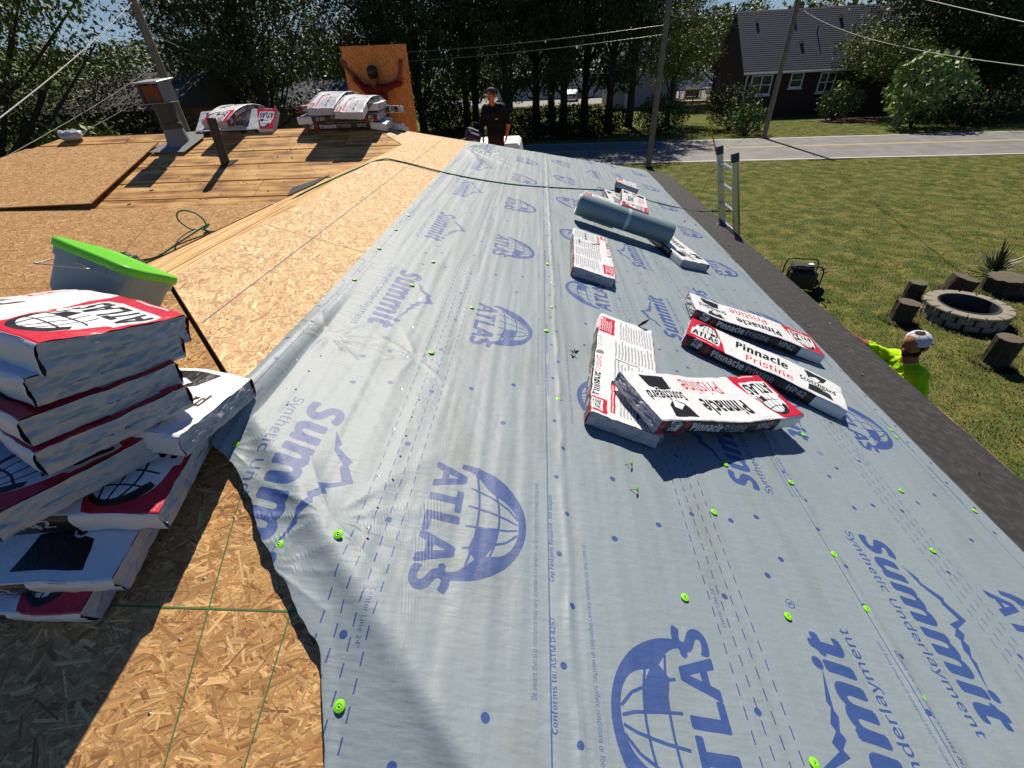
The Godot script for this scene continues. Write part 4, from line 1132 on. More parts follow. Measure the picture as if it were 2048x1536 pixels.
	one("sprig", m, lf, "tiny green sprig beside the black edge of the face down bundle", "sprig")
	# crumpled silver bag at the far end of the ridge
	m = MB.new()
	var cn := noise(20.0, 5, 3)
	m.grid(14, 10, func(i: int, j: int) -> Array:
		var q := Vector3(cos(TAU * i / 14.0) * sin(PI * j / 10.0) * 0.15, 0.055 + -cos(PI * j / 10.0) * 0.06, -sin(TAU * i / 14.0) * sin(PI * j / 10.0) * 0.10)
		q += q.normalized() * 0.05 * cn.get_noise_3d(q.x * 1.0, q.y * 1.0, q.z * 1.0)
		return [L(-5.95, 0.10, 0.0) + q, Vector2.ZERO])
	one("plastic_bag", m, mat(Color8(170, 174, 178), 0.3), "crumpled silvery plastic bag at the left end of the ridge", "plastic bag")

func road_near(x: float) -> float: return -27.15 + 0.053 * x
func road_far(x: float) -> float: return -35.25 + 0.058 * x

func flat_strip(x0: float, x1: float, a: Callable, b: Callable, y: float, n: int) -> MB:
	var m := MB.new()
	m.grid(n, 1, func(i: int, j: int) -> Array:
		var x := lerpf(x0, x1, float(i) / n)
		var z: float = a.call(x) if j == 0 else b.call(x)
		return [Vector3(x, y, z), Vector2(x, z)])
	return m

func build_ground() -> void:
	var m := MB.new()
	m.grid(40, 40, func(i: int, j: int) -> Array: return [Vector3((i - 20) * 15.0, 0.0, 120.0 - j * 12.0 - 60.0), Vector2.ZERO])
	struct("ground", m, M.lawn, "mown lawn with dry and green patches")
	struct("road", flat_strip(-160, 160, func(x: float) -> float: return road_near(x) + 0.06 * sin(x * 0.7) + 0.03 * sin(x * 2.3), func(x: float) -> float: return road_far(x) + 0.06 * sin(x * 0.9), 0.012, 160), M.road, "two lane grey asphalt road")
	var c := func(x: float) -> float: return (road_near(x) * 0.46 + road_far(x) * 0.54)
	struct("road_line", flat_strip(-160, 160, func(x: float) -> float: return c.call(x) + 0.06, func(x: float) -> float: return c.call(x) - 0.06, 0.017, 80), M.yellow_line, "faded yellow centre line")
	struct("road_line", flat_strip(-160, 160, func(x: float) -> float: return c.call(x) - 0.18, func(x: float) -> float: return c.call(x) - 0.28, 0.017, 80), M.yellow_line, "faded yellow centre line, far stripe")
	struct("road_line", flat_strip(-160, 160, func(x: float) -> float: return road_near(x) - 0.16, func(x: float) -> float: return road_near(x) - 0.30, 0.017, 80), M.paint, "white edge line")
	struct("road_line", flat_strip(-160, 160, func(x: float) -> float: return road_far(x) + 0.30, func(x: float) -> float: return road_far(x) + 0.16, 0.017, 80), M.paint, "white edge line on the far side")
	# mulch bed by the far shrubs
	var p := PackedVector2Array()
	for k in 20: p.append(Vector2(cos(TAU * k / 20) * 3.6, sin(TAU * k / 20) * 1.5) * (1.0 + 0.12 * sin(k * 2.3)))
	m = MB.new(); m.prism(p, Transform3D(Basis(Vector3(1, 0, 0), Vector3(0, 0, -1), Vector3(0, 1, 0)), Vector3(25.0, 0.004, -42.2)), 0.03)
	struct("mulch_bed", m, mat(Color8(98, 70, 52), 0.95), "brown mulch bed")
	# grass blades over the near lawn
	var rg := RandomNumberGenerator.new(); rg.seed = 4
	var b := MB.new(); b.coloured = true
	for k in 7:
		var a := rg.randf() * TAU; var d := Vector3(cos(a), 0, sin(a)); var s := Vector3(-d.z, 0, d.x) * 0.006
		var o := Vector3(rg.randf_range(-0.05, 0.05), 0, rg.randf_range(-0.05, 0.05))
		var h := rg.randf_range(0.018, 0.042)
		var n0 := b.v.size()
		b.col = Color(1, 1, 1)
		b.vert(o - s, Vector3.UP); b.vert(o + s, Vector3.UP); b.vert(o + d * h * rg.randf_range(0.3, 0.9) + Vector3.UP * h, Vector3.UP)
		b.tri(n0, n0 + 1, n0 + 2)
	var gm := mat(Color(1, 1, 1), 0.8, 0.0, 0.2); gm.vertex_color_use_as_albedo = true
	var mm := MultiMesh.new(); mm.transform_format = MultiMesh.TRANSFORM_3D; mm.use_colors = true; mm.mesh = b.mesh()
	var pos := []
	var pn := noise(0.35, 8, 3); var pf := noise(1.6, 18, 2)
	var dry := Color(0.165, 0.142, 0.065); var lush := Color(0.056, 0.076, 0.022); var straw := Color(0.26, 0.20, 0.10)
	for k in 110000:
		var x: float; var z: float
		if k < 80000:
			var t := pow(rg.randf(), 1.6)
			z = -1.0 - t * 25.3; x = 3.0 + rg.randf() * (8.0 + 26.0 * t)
		elif k < 97000: x = rg.randf_range(8, 46); z = road_far(x) - 0.2 - rg.randf() * 10
		else: x = rg.randf_range(-34, -8); z = rg.randf_range(-26.5, -12)
		if k >= 3600 and Vector2(x, z).distance_to(Vector2(8.62, -8.72)) < 0.72: continue
		var q := pn.get_noise_2d(x, z) + 0.5 * pf.get_noise_2d(x, z) + 0.25 * rg.randfn()
		var col := lush.lerp(dry, smoothstep(-0.45, 0.55, q))
		if rg.randf() < 0.05: col = straw
		var fat := 1.0
		if k < 3600:   # longer grass against the stumps, the pit and the poles
			var e: Array = [[7.36, -8.62, 0.26], [8.22, -9.62, 0.22], [9.35, -9.95, 0.32], [10.35, -9.95, 0.42], [7.92, -7.0, 0.25], [8.62, -8.72, 0.76], [5.55, -25.7, 0.22], [14.75, -34.35, 0.3]][k % 8]
			var t2 := rg.randf() * TAU; var r2: float = e[2] * rg.randf_range(0.95, 1.15)
			x = e[0] + cos(t2) * r2; z = e[1] + sin(t2) * r2; col = lush.lerp(dry, rg.randf() * 0.5); fat = 1.8
		if k >= 80000: col = col.lerp(Color(0.06, 0.10, 0.015), 0.6)
		pos.append([Transform3D(Basis(Vector3.UP, rg.randf() * TAU).scaled(Vector3(1, fat, 1) * rg.randf_range(0.6, 1.25)), Vector3(x, 0, z)), col])
	mm.instance_count = pos.size()
	for k in pos.size(): mm.set_instance_transform(k, pos[k][0]); mm.set_instance_color(k, pos[k][1])
	var mi := MultiMeshInstance3D.new(); mi.multimesh = mm; mi.name = "grass"; mi.material_override = gm; add_child(mi)
	tag(mi, "short patchy grass, green and straw coloured", "grass", "", "stuff")

func leaf_mesh(m: MB, p: Vector3, s: float, rg: RandomNumberGenerator, droop := 0.0, narrow := 0.45) -> void:
	var nn := Vector3(rg.randfn() * 1.2, 0.9, rg.randfn() * 1.2).normalized()
	var a := nn.cross(Vector3(rg.randfn(), rg.randfn() * 0.4, rg.randfn())).normalized()
	a = (a + Vector3(0, -0.7 * droop * rg.randf(), 0)).normalized()
	var b := nn.cross(a).normalized() * s * narrow
	nn = a.cross(b).normalized()
	var k := m.v.size()
	m.vert(p - a * s * 0.5, nn); m.vert(p - b * 0.5, nn); m.vert(p + a * s * 0.5, nn); m.vert(p + b * 0.5, nn)
	m.tri(k, k + 1, k + 2); m.tri(k, k + 2, k + 3)

# a broadleaf tree: h tall, crown from c0 up, crown radius cr; the trunk stands on the origin
func make_tree(called: String, label: String, category: String, group: String, at: Vector3, sd: int, h: float, c0: float, cr: float, clumps: int, leaves: int, ls: float, tone: Color, tone2: Color, trunk_r: float, lean := 0.0, droop := 0.0) -> Node3D:
	var rg := RandomNumberGenerator.new(); rg.seed = sd
	var o := thing(called, label, category, at, group)
	var t := MB.new()
	var spine := []
	var rad := []
	for k in 8:
		var f := k / 7.0
		spine.append(Vector3(lean * f * h * 0.5 + 0.12 * trunk_r * rg.randfn(), h * 0.88 * f, 0.12 * trunk_r * rg.randfn()))
		rad.append(trunk_r * (1.25 if k == 0 else 1.0) * (1.0 - 0.8 * f))
	t.tube(spine, rad, 9)
	var cm := MB.new(); cm.coloured = true
	var mid := (c0 + h) * 0.5; var hh := (h - c0) * 0.5
	for k in clumps:
		var d := Vector3(rg.randfn(), rg.randfn(), rg.randfn()).normalized()
		var f := pow(rg.randf(), 0.42)
		var c := Vector3(lean * mid * 0.5, mid, 0) + Vector3(d.x * cr, d.y * hh, d.z * cr) * f * rg.randf_range(0.8, 1.08)
		var sh := rg.randf()
		var cs := cr * rg.randf_range(0.12, 0.25)
		if k % 4 == 0:
			var fr: float = clampf((c.y - cs - c0 * 0.5) / (h * 0.88) * 0.75, 0.15, 0.9)
			var q: Vector3 = spine[int(fr * 7)]
			t.tube([q, q.lerp(c, 0.5) + Vector3(0, -0.06 * h * rg.randf(), 0), c], [trunk_r * 0.34 * (1.1 - fr), trunk_r * 0.2 * (1.1 - fr), trunk_r * 0.07], 5, false)
		for j in leaves:
			var e := Vector3(rg.randfn(), rg.randfn() * 0.5, rg.randfn()) * cs * 0.60
			cm.col = tone.lerp(tone2, clampf(sh * 0.7 + rg.randf() * 0.5 - 0.1, 0, 1)) * rg.randf_range(0.75, 1.25)
			cm.col.a = 1.0
			leaf_mesh(cm, c + e - Vector3(0, droop * rg.randf() * cs, 0), ls * rg.randf_range(0.7, 1.3), rg, droop)
	put("trunk", t, M.bark, o)
	put("crown", cm, M.leaf, o)
	return o

func make_bush(called: String, label: String, group: String, at: Vector3, sd: int, size: Vector3, leaves: int, ls: float, tone: Color, tone2: Color, droop := 0.0, narrow := 0.45, hollow := 0.35, cat := "shrub") -> Node3D:
	var rg := RandomNumberGenerator.new(); rg.seed = sd
	var o := thing(called, label, cat, at, group)
	var t := MB.new()
	for k in 7:
		var a := rg.randf() * TAU
		t.tube([Vector3(cos(a) * 0.1, 0, sin(a) * 0.1), Vector3(cos(a) * size.x * 0.2, size.y * 0.45, sin(a) * size.z * 0.2), Vector3(cos(a) * size.x * 0.38, size.y * 0.85, sin(a) * size.z * 0.38)], [0.05, 0.035, 0.012], 5, false)
	put("stem", t, M.bark, o)
	var cm := MB.new(); cm.coloured = true
	var nz := noise(0.9, sd, 2)
	for k in leaves:
		var d := Vector3(rg.randfn(), rg.randfn(), rg.randfn()).normalized()
		var f := lerpf(hollow, 1.0, pow(rg.randf(), 0.5)) * (1.0 + 0.28 * nz.get_noise_3d(d.x * 2.0, d.y * 2.0, d.z * 2.0))
		var p := Vector3(d.x * size.x * 0.5, size.y * 0.52 + d.y * size.y * 0.5, d.z * size.z * 0.5) * Vector3(f, 1, f)
		p.y = size.y * 0.5 + (p.y - size.y * 0.5) * f
		if p.y < 0.02: continue
		cm.col = tone.lerp(tone2, clampf(rg.randf() * 0.7 + 0.3 * nz.get_noise_3d(p.x, p.y, p.z), 0, 1)) * rg.randf_range(0.7, 1.3)
		cm.col.a = 1.0
		leaf_mesh(cm, p, ls * rg.randf_range(0.6, 1.35), rg, droop, narrow)
	put("foliage", cm, M.leaf, o)
	return o

func again(o: Node3D, called: String, label: String, at: Vector3, turn: float, s: Vector3) -> void:
	copy(o, called, label, Transform3D(Basis(Vector3.UP, turn).scaled_local(s), at))

func build_trees() -> void:
	var m := mat(Color(1, 1, 1), 0.55, 0.0, 0.35)
	m.vertex_color_use_as_albedo = true; m.backlight_enabled = true; m.backlight = Color(0.24, 0.28, 0.05)
	M.leaf = m
	var g := "trees around the yard and beyond the road"
	var dk := Color(0.032, 0.052, 0.014); var md := Color(0.058, 0.090, 0.020); var lt := Color(0.11, 0.15, 0.027); var yl := Color(0.17, 0.18, 0.035)
	# wide tree at the far left, nearer than the rest
	var broad := make_tree("maple_tree", "wide spreading tree at the far left edge with a leaning trunk and low boughs", "tree", g, Vector3(-23.0, 0, -19.5), 11, 13.0, 2.4, 6.4, 190, 130, 0.22, md, lt, 0.42, -0.1, 0.35)
	again(broad, "maple_tree", "spreading tree behind the left utility pole, its boughs over the brown house", Vector3(-27.5, 0, -31.0), 2.2, Vector3(1.0, 0.56, 1.0))
	again(broad, "maple_tree", "spreading tree filling the gap beneath the patch of open sky at far left", Vector3(-31.0, 0, -24.0), 4.0, Vector3(0.9, 0.62, 0.9))
	# dark trees left of the middle
	var dark := make_tree("oak_tree", "dark dense tree between the two left utility poles", "tree", g, Vector3(-16.9, 0, -31.0), 12, 14.5, 2.0, 4.8, 170, 130, 0.23, dk, md, 0.38, 0.0, 0.3)
	again(dark, "oak_tree", "dark tree behind the thin second pole", Vector3(-24.8, 0, -41.0), 1.1, Vector3(0.9, 0.85, 0.9))
	again(dark, "oak_tree", "dark oak behind the worker with the strand board sheet", Vector3(-13.2, 0, -46.0), 2.6, Vector3(1.15, 1.1, 1.15))
	again(dark, "oak_tree", "dark tree just right of the held board sheet", Vector3(-9.6, 0, -41.5), 3.4, Vector3(0.8, 1.0, 0.8))
	# light ones
	var light := make_tree("locust_tree", "tall light green tree with thin stems left of the board sheet", "tree", g, Vector3(-18.0, 0, -44.0), 13, 9.6, 2.3, 4.0, 100, 90, 0.24, lt, yl, 0.2, 0.05, 0.2)
	again(light, "locust_tree", "light green tree over the grey garage roof", Vector3(-21.0, 0, -38.5), 1.9, Vector3(0.9, 0.85, 0.9))
	again(light, "locust_tree", "small yellow green tree beside the garage", Vector3(-14.6, 0, -39.5), 3.1, Vector3(0.62, 0.45, 0.62))
	again(light, "locust_tree", "yellow green tree right of the roadside pole, boughs over the wooden deck", Vector3(10.6, 0, -44.0), 4.4, Vector3(0.85, 0.85, 0.85))
	again(light, "locust_tree", "thin light tree far behind the grove", Vector3(-4.0, 0, -70.0), 0.7, Vector3(1.3, 1.2, 1.3))
	# the dark grove across the road, trunk by trunk
	var tall := make_tree("spruce_tree", "tall dark tree at the left end of the grove across the road", "tree", g, Vector3(-5.4, 0, -43.0), 14, 16.5, 2.4, 3.6, 130, 120, 0.24, dk, md, 0.30, 0.0, 0.9)
	var spots := [[-2.7, -40.4, 0.95, "second tall dark tree of the grove, behind the worker in black"], [-0.4, -43.2, 1.08, "third tall dark tree of the grove, straight beyond the ridge's far end"], [1.7, -40.2, 1.0, "fourth tall dark tree of the grove, trunk dark against the pale building"], [3.6, -43.8, 1.1, "fifth tall dark tree of the grove, standing back from the road"], [5.3, -40.8, 0.95, "sixth tall dark tree of the grove, left of the roadside pole"], [7.4, -44.0, 1.0, "last tall dark tree of the grove, just behind the roadside pole"], [-7.2, -50.0, 1.1, "tall dark tree behind the round hedge"], [1.0, -52.0, 1.15, "tall dark tree deep inside the grove"]]
	for k in spots.size():
		var s: Array = spots[k]
		again(tall, "spruce_tree", s[3], Vector3(s[0], 0, s[1]), k * 1.7 + 0.4, Vector3(s[2], 1.0 + 0.08 * (k % 3), s[2]))
	# right side
	var right := make_tree("walnut_tree", "big dark tree at the right overhanging the end of the brick house", "tree", g, Vector3(34.5, 0, -46.0), 15, 13.5, 1.4, 7.4, 260, 130, 0.27, dk, md, 0.42, -0.06, 0.35)
	again(right, "walnut_tree", "dark low boughed tree between the big one and the house gable end", Vector3(31.5, 0, -46.5), 3.6, Vector3(0.7, 0.8, 0.7))
	again(right, "walnut_tree", "dark tree at the right edge behind the big one", Vector3(41.0, 0, -46.0), 2.0, Vector3(0.9, 0.9, 0.9))
	again(light, "locust_tree", "light feathery tree leaning before the right end of the slate roof", Vector3(26.0, 0, -44.4), 5.2, Vector3(0.95, 0.68, 0.7))
	again(light, "locust_tree", "tree behind the slate roofed house, left of its middle", Vector3(21.0, 0, -63.0), 2.9, Vector3(1.5, 1.05, 1.2))
	again(light, "locust_tree", "tree behind the slate roofed house, right of its middle", Vector3(30.0, 0, -64.0), 0.9, Vector3(1.5, 1.0, 1.2))
	again(dark, "oak_tree", "dark tree behind the gable of the brick house", Vector3(14.5, 0, -66.0), 4.1, Vector3(1.1, 0.95, 1.1))
	# shrubs
	var sg := "shrubs along the road"
	make_bush("round_bush", "clipped round dark bush beside the brick house's downspout", sg, Vector3(14.2, 0, -39.6), 31, Vector3(4.2, 2.9, 2.8), 5200, 0.15, Color(0.03, 0.04, 0.008), Color(0.08, 0.09, 0.015))
	make_bush("weed_clump", "bright leafy weeds around the foot of the leaning roadside pole", sg, Vector3(14.2, 0, -36.3), 32, Vector3(3.2, 1.9, 1.8), 900, 0.30, Color(0.05, 0.11, 0.02), Color(0.12, 0.21, 0.05), 0.8, 0.3)
	make_bush("broadleaf_bush", "tall bush of large pale leaves catching the sun by the roadside", sg, Vector3(25.6, 0, -36.8), 33, Vector3(5.2, 4.4, 3.6), 1500, 0.40, Color(0.09, 0.16, 0.04), Color(0.27, 0.36, 0.13), 0.7, 0.55)
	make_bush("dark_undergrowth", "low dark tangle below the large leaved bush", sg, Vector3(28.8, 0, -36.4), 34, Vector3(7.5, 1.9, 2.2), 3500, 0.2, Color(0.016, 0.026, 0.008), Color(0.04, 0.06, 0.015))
	make_bush("young_shrub", "small glossy shrub on the mulch bed before the brick house", sg, Vector3(23.4, 0, -42.6), 35, Vector3(3.2, 2.4, 2.2), 900, 0.30, Color(0.05, 0.09, 0.03), Color(0.13, 0.20, 0.07), 0.3, 0.5)
	make_bush("arching_shrub", "wispy arching shrub at the right edge of the view", sg, Vector3(35.5, 0, -38.4), 36, Vector3(6.5, 4.6, 4.0), 5200, 0.34, Color(0.05, 0.07, 0.014), Color(0.13, 0.16, 0.03), 0.5, 0.16)
	make_bush("dark_thicket", "dark thicket closing the yard behind the right hand trees", sg, Vector3(42.0, 0, -50.0), 44, Vector3(24.0, 4.5, 4.0), 9000, 0.34, dk, md)
	make_bush("dark_shrub", "dark shrub between the grove and the roadside pole", sg, Vector3(8.8, 0, -38.2), 37, Vector3(3.8, 2.5, 2.6), 4200, 0.16, dk, md)
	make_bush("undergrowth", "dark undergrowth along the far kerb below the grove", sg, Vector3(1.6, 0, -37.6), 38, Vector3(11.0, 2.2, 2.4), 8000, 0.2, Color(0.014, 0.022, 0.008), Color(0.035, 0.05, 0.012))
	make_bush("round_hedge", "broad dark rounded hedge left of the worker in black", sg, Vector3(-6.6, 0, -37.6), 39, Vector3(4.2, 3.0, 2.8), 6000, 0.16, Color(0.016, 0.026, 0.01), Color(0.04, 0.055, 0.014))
	make_bush("pale_shrub", "pale loose shrub right behind the held board sheet", sg, Vector3(-9.6, 0, -47.0), 40, Vector3(5.0, 3.2, 3.0), 3000, 0.22, Color(0.09, 0.12, 0.04), Color(0.16, 0.19, 0.06))
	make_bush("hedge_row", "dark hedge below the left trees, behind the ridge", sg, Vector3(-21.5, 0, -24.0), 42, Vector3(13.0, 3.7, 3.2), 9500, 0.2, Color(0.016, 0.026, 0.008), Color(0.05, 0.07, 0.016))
	make_bush("leafy_branch", "sunlit leafy bough hanging low over the left end of the ridge", sg, Vector3(-16.8, 1.6, -17.6), 43, Vector3(3.6, 2.0, 2.0), 900, 0.26, Color(0.07, 0.11, 0.02), Color(0.14, 0.17, 0.03), 0.6)
	# yucca by the fire pit
	var y := thing("yucca", "spiky dark yucca beyond the fire pit at the right edge", "plant", Vector3(10.9, 0, -10.9))
	var rg := RandomNumberGenerator.new(); rg.seed = 9
	var ym := mat(Color8(52, 62, 34), 0.5)
	for k in 90:
		var a := rg.randf() * TAU; var e := rg.randf_range(0.15, 1.45)
		var d := Vector3(cos(a) * cos(e), sin(e), sin(a) * cos(e)); var l := rg.randf_range(0.55, 0.85)
		var side := d.cross(Vector3.UP).normalized() * 0.022
		var b := MB.new()
		var o := d * 0.05 + Vector3(0, 0.06, 0)
		var dr := Vector3(0, -0.16 * cos(e), 0)
		b.quad(o - side, o + side, o + d * l * 0.5 + side, o + d * l * 0.5 - side)
		b.tri3(o + d * l * 0.5 - side, o + d * l * 0.5 + side, o + d * l + dr)
		put("leaf", b, ym if k % 7 else mat(Color8(120, 112, 76), 0.7), y)
	# far woods closing the view
	var far := MB.new(); far.coloured = true
	rg.seed = 77
	var hn := noise(0.05, 3, 3)
	for k in 26000:
		var x := rg.randf_range(-150, 150); var z := rg.randf_range(-112, -96)
		var top := 9.5 + 3.5 * hn.get_noise_1d(x) + rg.randf() * 1.5
		var p := Vector3(x, pow(rg.randf(), 0.8) * top, z)
		far.col = md.lerp(lt, rg.randf()) * rg.randf_range(0.6, 1.2); far.col.a = 1.0
		leaf_mesh(far, p, rg.randf_range(0.7, 1.5), rg, 0.0, 0.6)
	var fw := put("woods", far, M.leaf); tag(fw, "distant woods behind the houses", "woods", "", "stuff")

func stump(label: String, at: Vector3, r: float, h: float, sd: int, lean := Vector3.UP) -> void:
	var o := thing("log_stump", label, "stump", at, "log stumps around the fire pit")
	var nz := noise(1.1, sd, 3)
	var f := frame(Vector3.ZERO, Vector3(1, 0, 0), lean)
	var m := MB.new()
	m.grid(28, 6, func(i: int, j: int) -> Array:
		var a := TAU * (i % 28) / 28.0
		var rr := r * (1.0 + 0.22 * nz.get_noise_2d(cos(a) * 2.0, sin(a) * 2.0) + 0.05 * sin(a * 11.0) + (0.12 if j == 0 else 0.0) * absf(sin(a * 2.0)))
		return [f * Vector3(cos(a) * rr, h * j / 6.0, -sin(a) * rr), Vector2(i / 28.0, j)])
	put("bark", m, M.bark, o)
	m = MB.new()
	var top := []; var uv := []
	for i in 28:
		var a := TAU * i / 28.0
		var rr := r * (1.0 + 0.22 * nz.get_noise_2d(cos(a) * 2.0, sin(a) * 2.0) + 0.05 * sin(a * 11.0))
		top.append(f * Vector3(cos(a) * rr, h + 0.002, -sin(a) * rr)); uv.append(Vector2(0.5 + cos(a) * 0.48, 0.5 + sin(a) * 0.48))
	m.poly(top, uv)
	put("cut_face", m, M.cut, o)

func build_yard() -> void:
	# cut log ends
	var a := Art.new(256, 256, Color8(78, 71, 61))
	var rg := RandomNumberGenerator.new(); rg.seed = 3
	for k in 26: a.disc(Vector2(128 + rg.randf_range(-2, 2), 128 + rg.randf_range(-2, 2)), Vector2.ONE * (125 - k * 4.6), Color8(74, 67, 57) if k % 2 else Color8(98, 89, 75))
	for k in 5:
		var t := rg.randf() * TAU
		a.line([Vector2(128, 128), Vector2(128, 128) + Vector2(cos(t), sin(t)) * 118], 2.0, Color8(52, 46, 40))
	M.cut = mat(Color(1, 1, 1), 0.9); M.cut.albedo_texture = tex(a.im)
	stump("left near stump, leaning a little, before the smaller one", Vector3(7.36, 0, -8.62), 0.19, 0.42, 1, Vector3(0.05, 1, 0))
	stump("smaller stump behind the left near one", Vector3(8.22, 0, -9.62), 0.16, 0.40, 2)
	stump("fat split stump behind the fire pit, tilted to one side", Vector3(9.35, 0, -9.95), 0.25, 0.38, 3, Vector3(0.22, 1, 0.05))
	stump("widest stump at the right of the fire pit by the yucca", Vector3(10.35, 0, -9.95), 0.33, 0.36, 4, Vector3(-0.08, 1, 0))
	stump("tall stump in front of the fire pit", Vector3(7.92, 0, -7.0), 0.18, 0.52, 5, Vector3(0.0, 1, 0.0))
	# fire pit: two courses of blocks, a ring of cap stones and a steel liner
	var fp := thing("fire_pit", "round stone fire pit with pale cap stones and a dark steel liner", "fire pit", Vector3(8.62, 0, -8.72))
	for c in 3:
		for k in 15:
			var t := TAU * (k + 0.5 * (c % 2)) / 15.0
			var m := MB.new()
			var r := 0.60 + rg.randf_range(-0.012, 0.012) if c < 2 else 0.585
			var s := Vector3(0.235, 0.125, 0.19) if c < 2 else Vector3(0.248, 0.055, 0.24)
			var yy := 0.064 + 0.129 * c if c < 2 else 0.29
			m.box(Transform3D(Basis(Vector3.UP, t) * Basis(Vector3(0, 1, 0), rg.randf_range(-0.04, 0.04)), Vector3(sin(t) * r, yy, cos(t) * r)), s, 0.014)
			put("block" if c < 2 else "cap_stone", m, M.stone, fp)
	var lm := MB.new(); lm.lathe(Transform3D(), [Vector2(0.455, 0.02), Vector2(0.455, 0.325), Vector2(0.50, 0.328), Vector2(0.50, 0.322), Vector2(0.448, 0.318), Vector2(0.448, 0.02)], 40); put("steel_liner", lm, mat(Color8(52, 56, 62), 0.5, 0.5), fp)
	lm = MB.new(); lm.lathe(Transform3D(), [Vector2(0.45, 0.03), Vector2(0.2, 0.05), Vector2(0.001, 0.06)], 24); put("ash_bed", lm, mat(Color8(46, 44, 42), 0.95), fp)
	# generator on the grass
	var gn := thing("generator", "black portable generator with a bright top rail on the lawn below the eave", "generator", Vector3(6.0, 0, -10.15))
	gn.rotation.y = -0.25
	var m := MB.new(); m.bx(Vector3(0, 0.34, 0), Vector3(0.56, 0.42, 0.44), 0.05); put("housing", m, M.black, gn)
	m = MB.new(); m.bx(Vector3(-0.04, 0.60, 0), Vector3(0.44, 0.10, 0.36), 0.04); put("fuel_tank", m, M.black, gn)
	m = MB.new()
	for z in [-0.25, 0.25]: m.tube(rope_path([Vector3(-0.33, 0.05, z), Vector3(-0.34, 0.35, z), Vector3(-0.30, 0.67, z), Vector3(0.0, 0.69, z), Vector3(0.30, 0.67, z), Vector3(0.34, 0.35, z), Vector3(0.33, 0.05, z)], 4), 0.016, 8)
	put("tube_frame", m, M.black, gn)
	m = MB.new(); m.tube([Vector3(-0.30, 0.695, 0.25), Vector3(0.24, 0.695, 0.25)], 0.014, 8); put("top_rail", m, M.alu, gn)
	for z in [-0.27, 0.27]:
		m = MB.new(); m.lathe(Transform3D(Basis(Vector3(1, 0, 0), PI / 2), Vector3(0.36, 0.125, z - 0.03)), [Vector2(0.001, 0), Vector2(0.10, 0), Vector2(0.125, 0.012), Vector2(0.125, 0.05), Vector2(0.10, 0.06), Vector2(0.001, 0.06)], 20); put("wheel", m, M.rubber, gn)
	m = MB.new(); m.lathe(Transform3D(Basis(), Vector3(0.12, 0.65, 0.02)), [Vector2(0.001, 0), Vector2(0.06, 0), Vector2(0.065, 0.02), Vector2(0.05, 0.035), Vector2(0.001, 0.036)], 16); put("fuel_cap", m, M.white, gn)
	m = MB.new(); m.tube([Vector3(0.36, 0.5, -0.1), Vector3(0.46, 0.56, -0.1), Vector3(0.46, 0.56, 0.1), Vector3(0.36, 0.5, 0.1)], 0.018, 8); put("handle", m, M.black, gn)

	# poles and wires
	var pole := func(label: String, at: Vector3, h: float, r: float, arm: bool, lean := 0.0) -> Node3D:
		var o := thing("utility_pole", label, "utility pole", at, "weathered utility poles")
		var q := MB.new(); q.tube([Vector3(0, -0.2, 0), Vector3(lean * h, h, 0)], [r, r * 0.72], 12); put("shaft", q, M.pole, o)
		if arm:
			q = MB.new(); q.bx(Vector3(lean * h, h - 0.5, 0.16), Vector3(2.3, 0.12, 0.1), 0.01); put("crossarm", q, M.pole, o)
			for s in [-1.0, -0.4, 0.5, 1.05]: q = MB.new(); q.lathe(Transform3D(Basis(), Vector3(lean * h + s, h - 0.44, 0.16)), [Vector2(0.03, 0), Vector2(0.05, 0.03), Vector2(0.05, 0.08), Vector2(0.001, 0.12)], 10); put("insulator", q, M.stone, o)
		return o
	pole.call("roadside pole on the near verge carrying the bundled cables", Vector3(5.55, 0, -25.7), 10.5, 0.155, true)
	pole.call("pole beyond the road in front of the slate roofed house", Vector3(14.75, 0, -34.35), 10.0, 0.15, true)
	pole.call("tall pole behind the flue at the left", Vector3(-13.0, 0, -18.0), 10.5, 0.155, false)
	pole.call("thin far pole between the left trees", Vector3(-21.4, 0, -36.0), 10.0, 0.12, true)
	var w := func(label: String, pts: Array, r: float, mm: Material) -> void:
		var q := MB.new(); q.tube(rope_path(pts, 10), r, 6); one("overhead_wire", q, mm, label, "wire", "overhead wires")
	var sag := func(p: Vector3, q: Vector3, s: float) -> Array:
		var o := []
		for k in 7:
			var t := k / 6.0
			o.append(p.lerp(q, t) - Vector3(0, s * 4.0 * t * (1 - t), 0))
		return o
	var cable := mat(Color8(60, 62, 64), 0.3, 0.0, 0.7)
	w.call("thick bundled cable running left from the roadside pole, bright where the sun strikes", sag.call(Vector3(5.5, 5.78, -25.6), Vector3(-21.5, 6.1, -35.8), 0.5), 0.018, cable)
	w.call("lower cable running left from the roadside pole under the thick one", sag.call(Vector3(5.5, 5.45, -25.6), Vector3(-21.5, 5.5, -35.8), 0.45), 0.016, cable)
	w.call("cable between the two left poles", sag.call(Vector3(-13.0, 6.0, -18.0), Vector3(-21.5, 6.1, -35.8), 0.25), 0.016, M.wire)
	w.call("thick pale service wire from the left pole towards the near left", sag.call(Vector3(-13.0, 6.75, -18.0), Vector3(-5.6, 3.6, -3.0), 0.12), 0.0085, mat(Color8(150, 152, 150), 0.5))
	w.call("lower service wire from the left pole towards the near left", sag.call(Vector3(-13.0, 5.15, -18.0), Vector3(-6.6, 3.3, -3.0), 0.12), 0.006, M.wire)
	w.call("thin wire with small clips beneath the service wires at left", sag.call(Vector3(-14.0, 4.35, -18.5), Vector3(-10.6, 3.5, -10.0), 0.05), 0.006, M.wire)
	w.call("upper pale wire crossing the top right corner", sag.call(Vector3(14.7, 8.4, -34.2), Vector3(8.6, 4.55, -9.0), 0.1), 0.009, mat(Color8(150, 152, 150), 0.5))
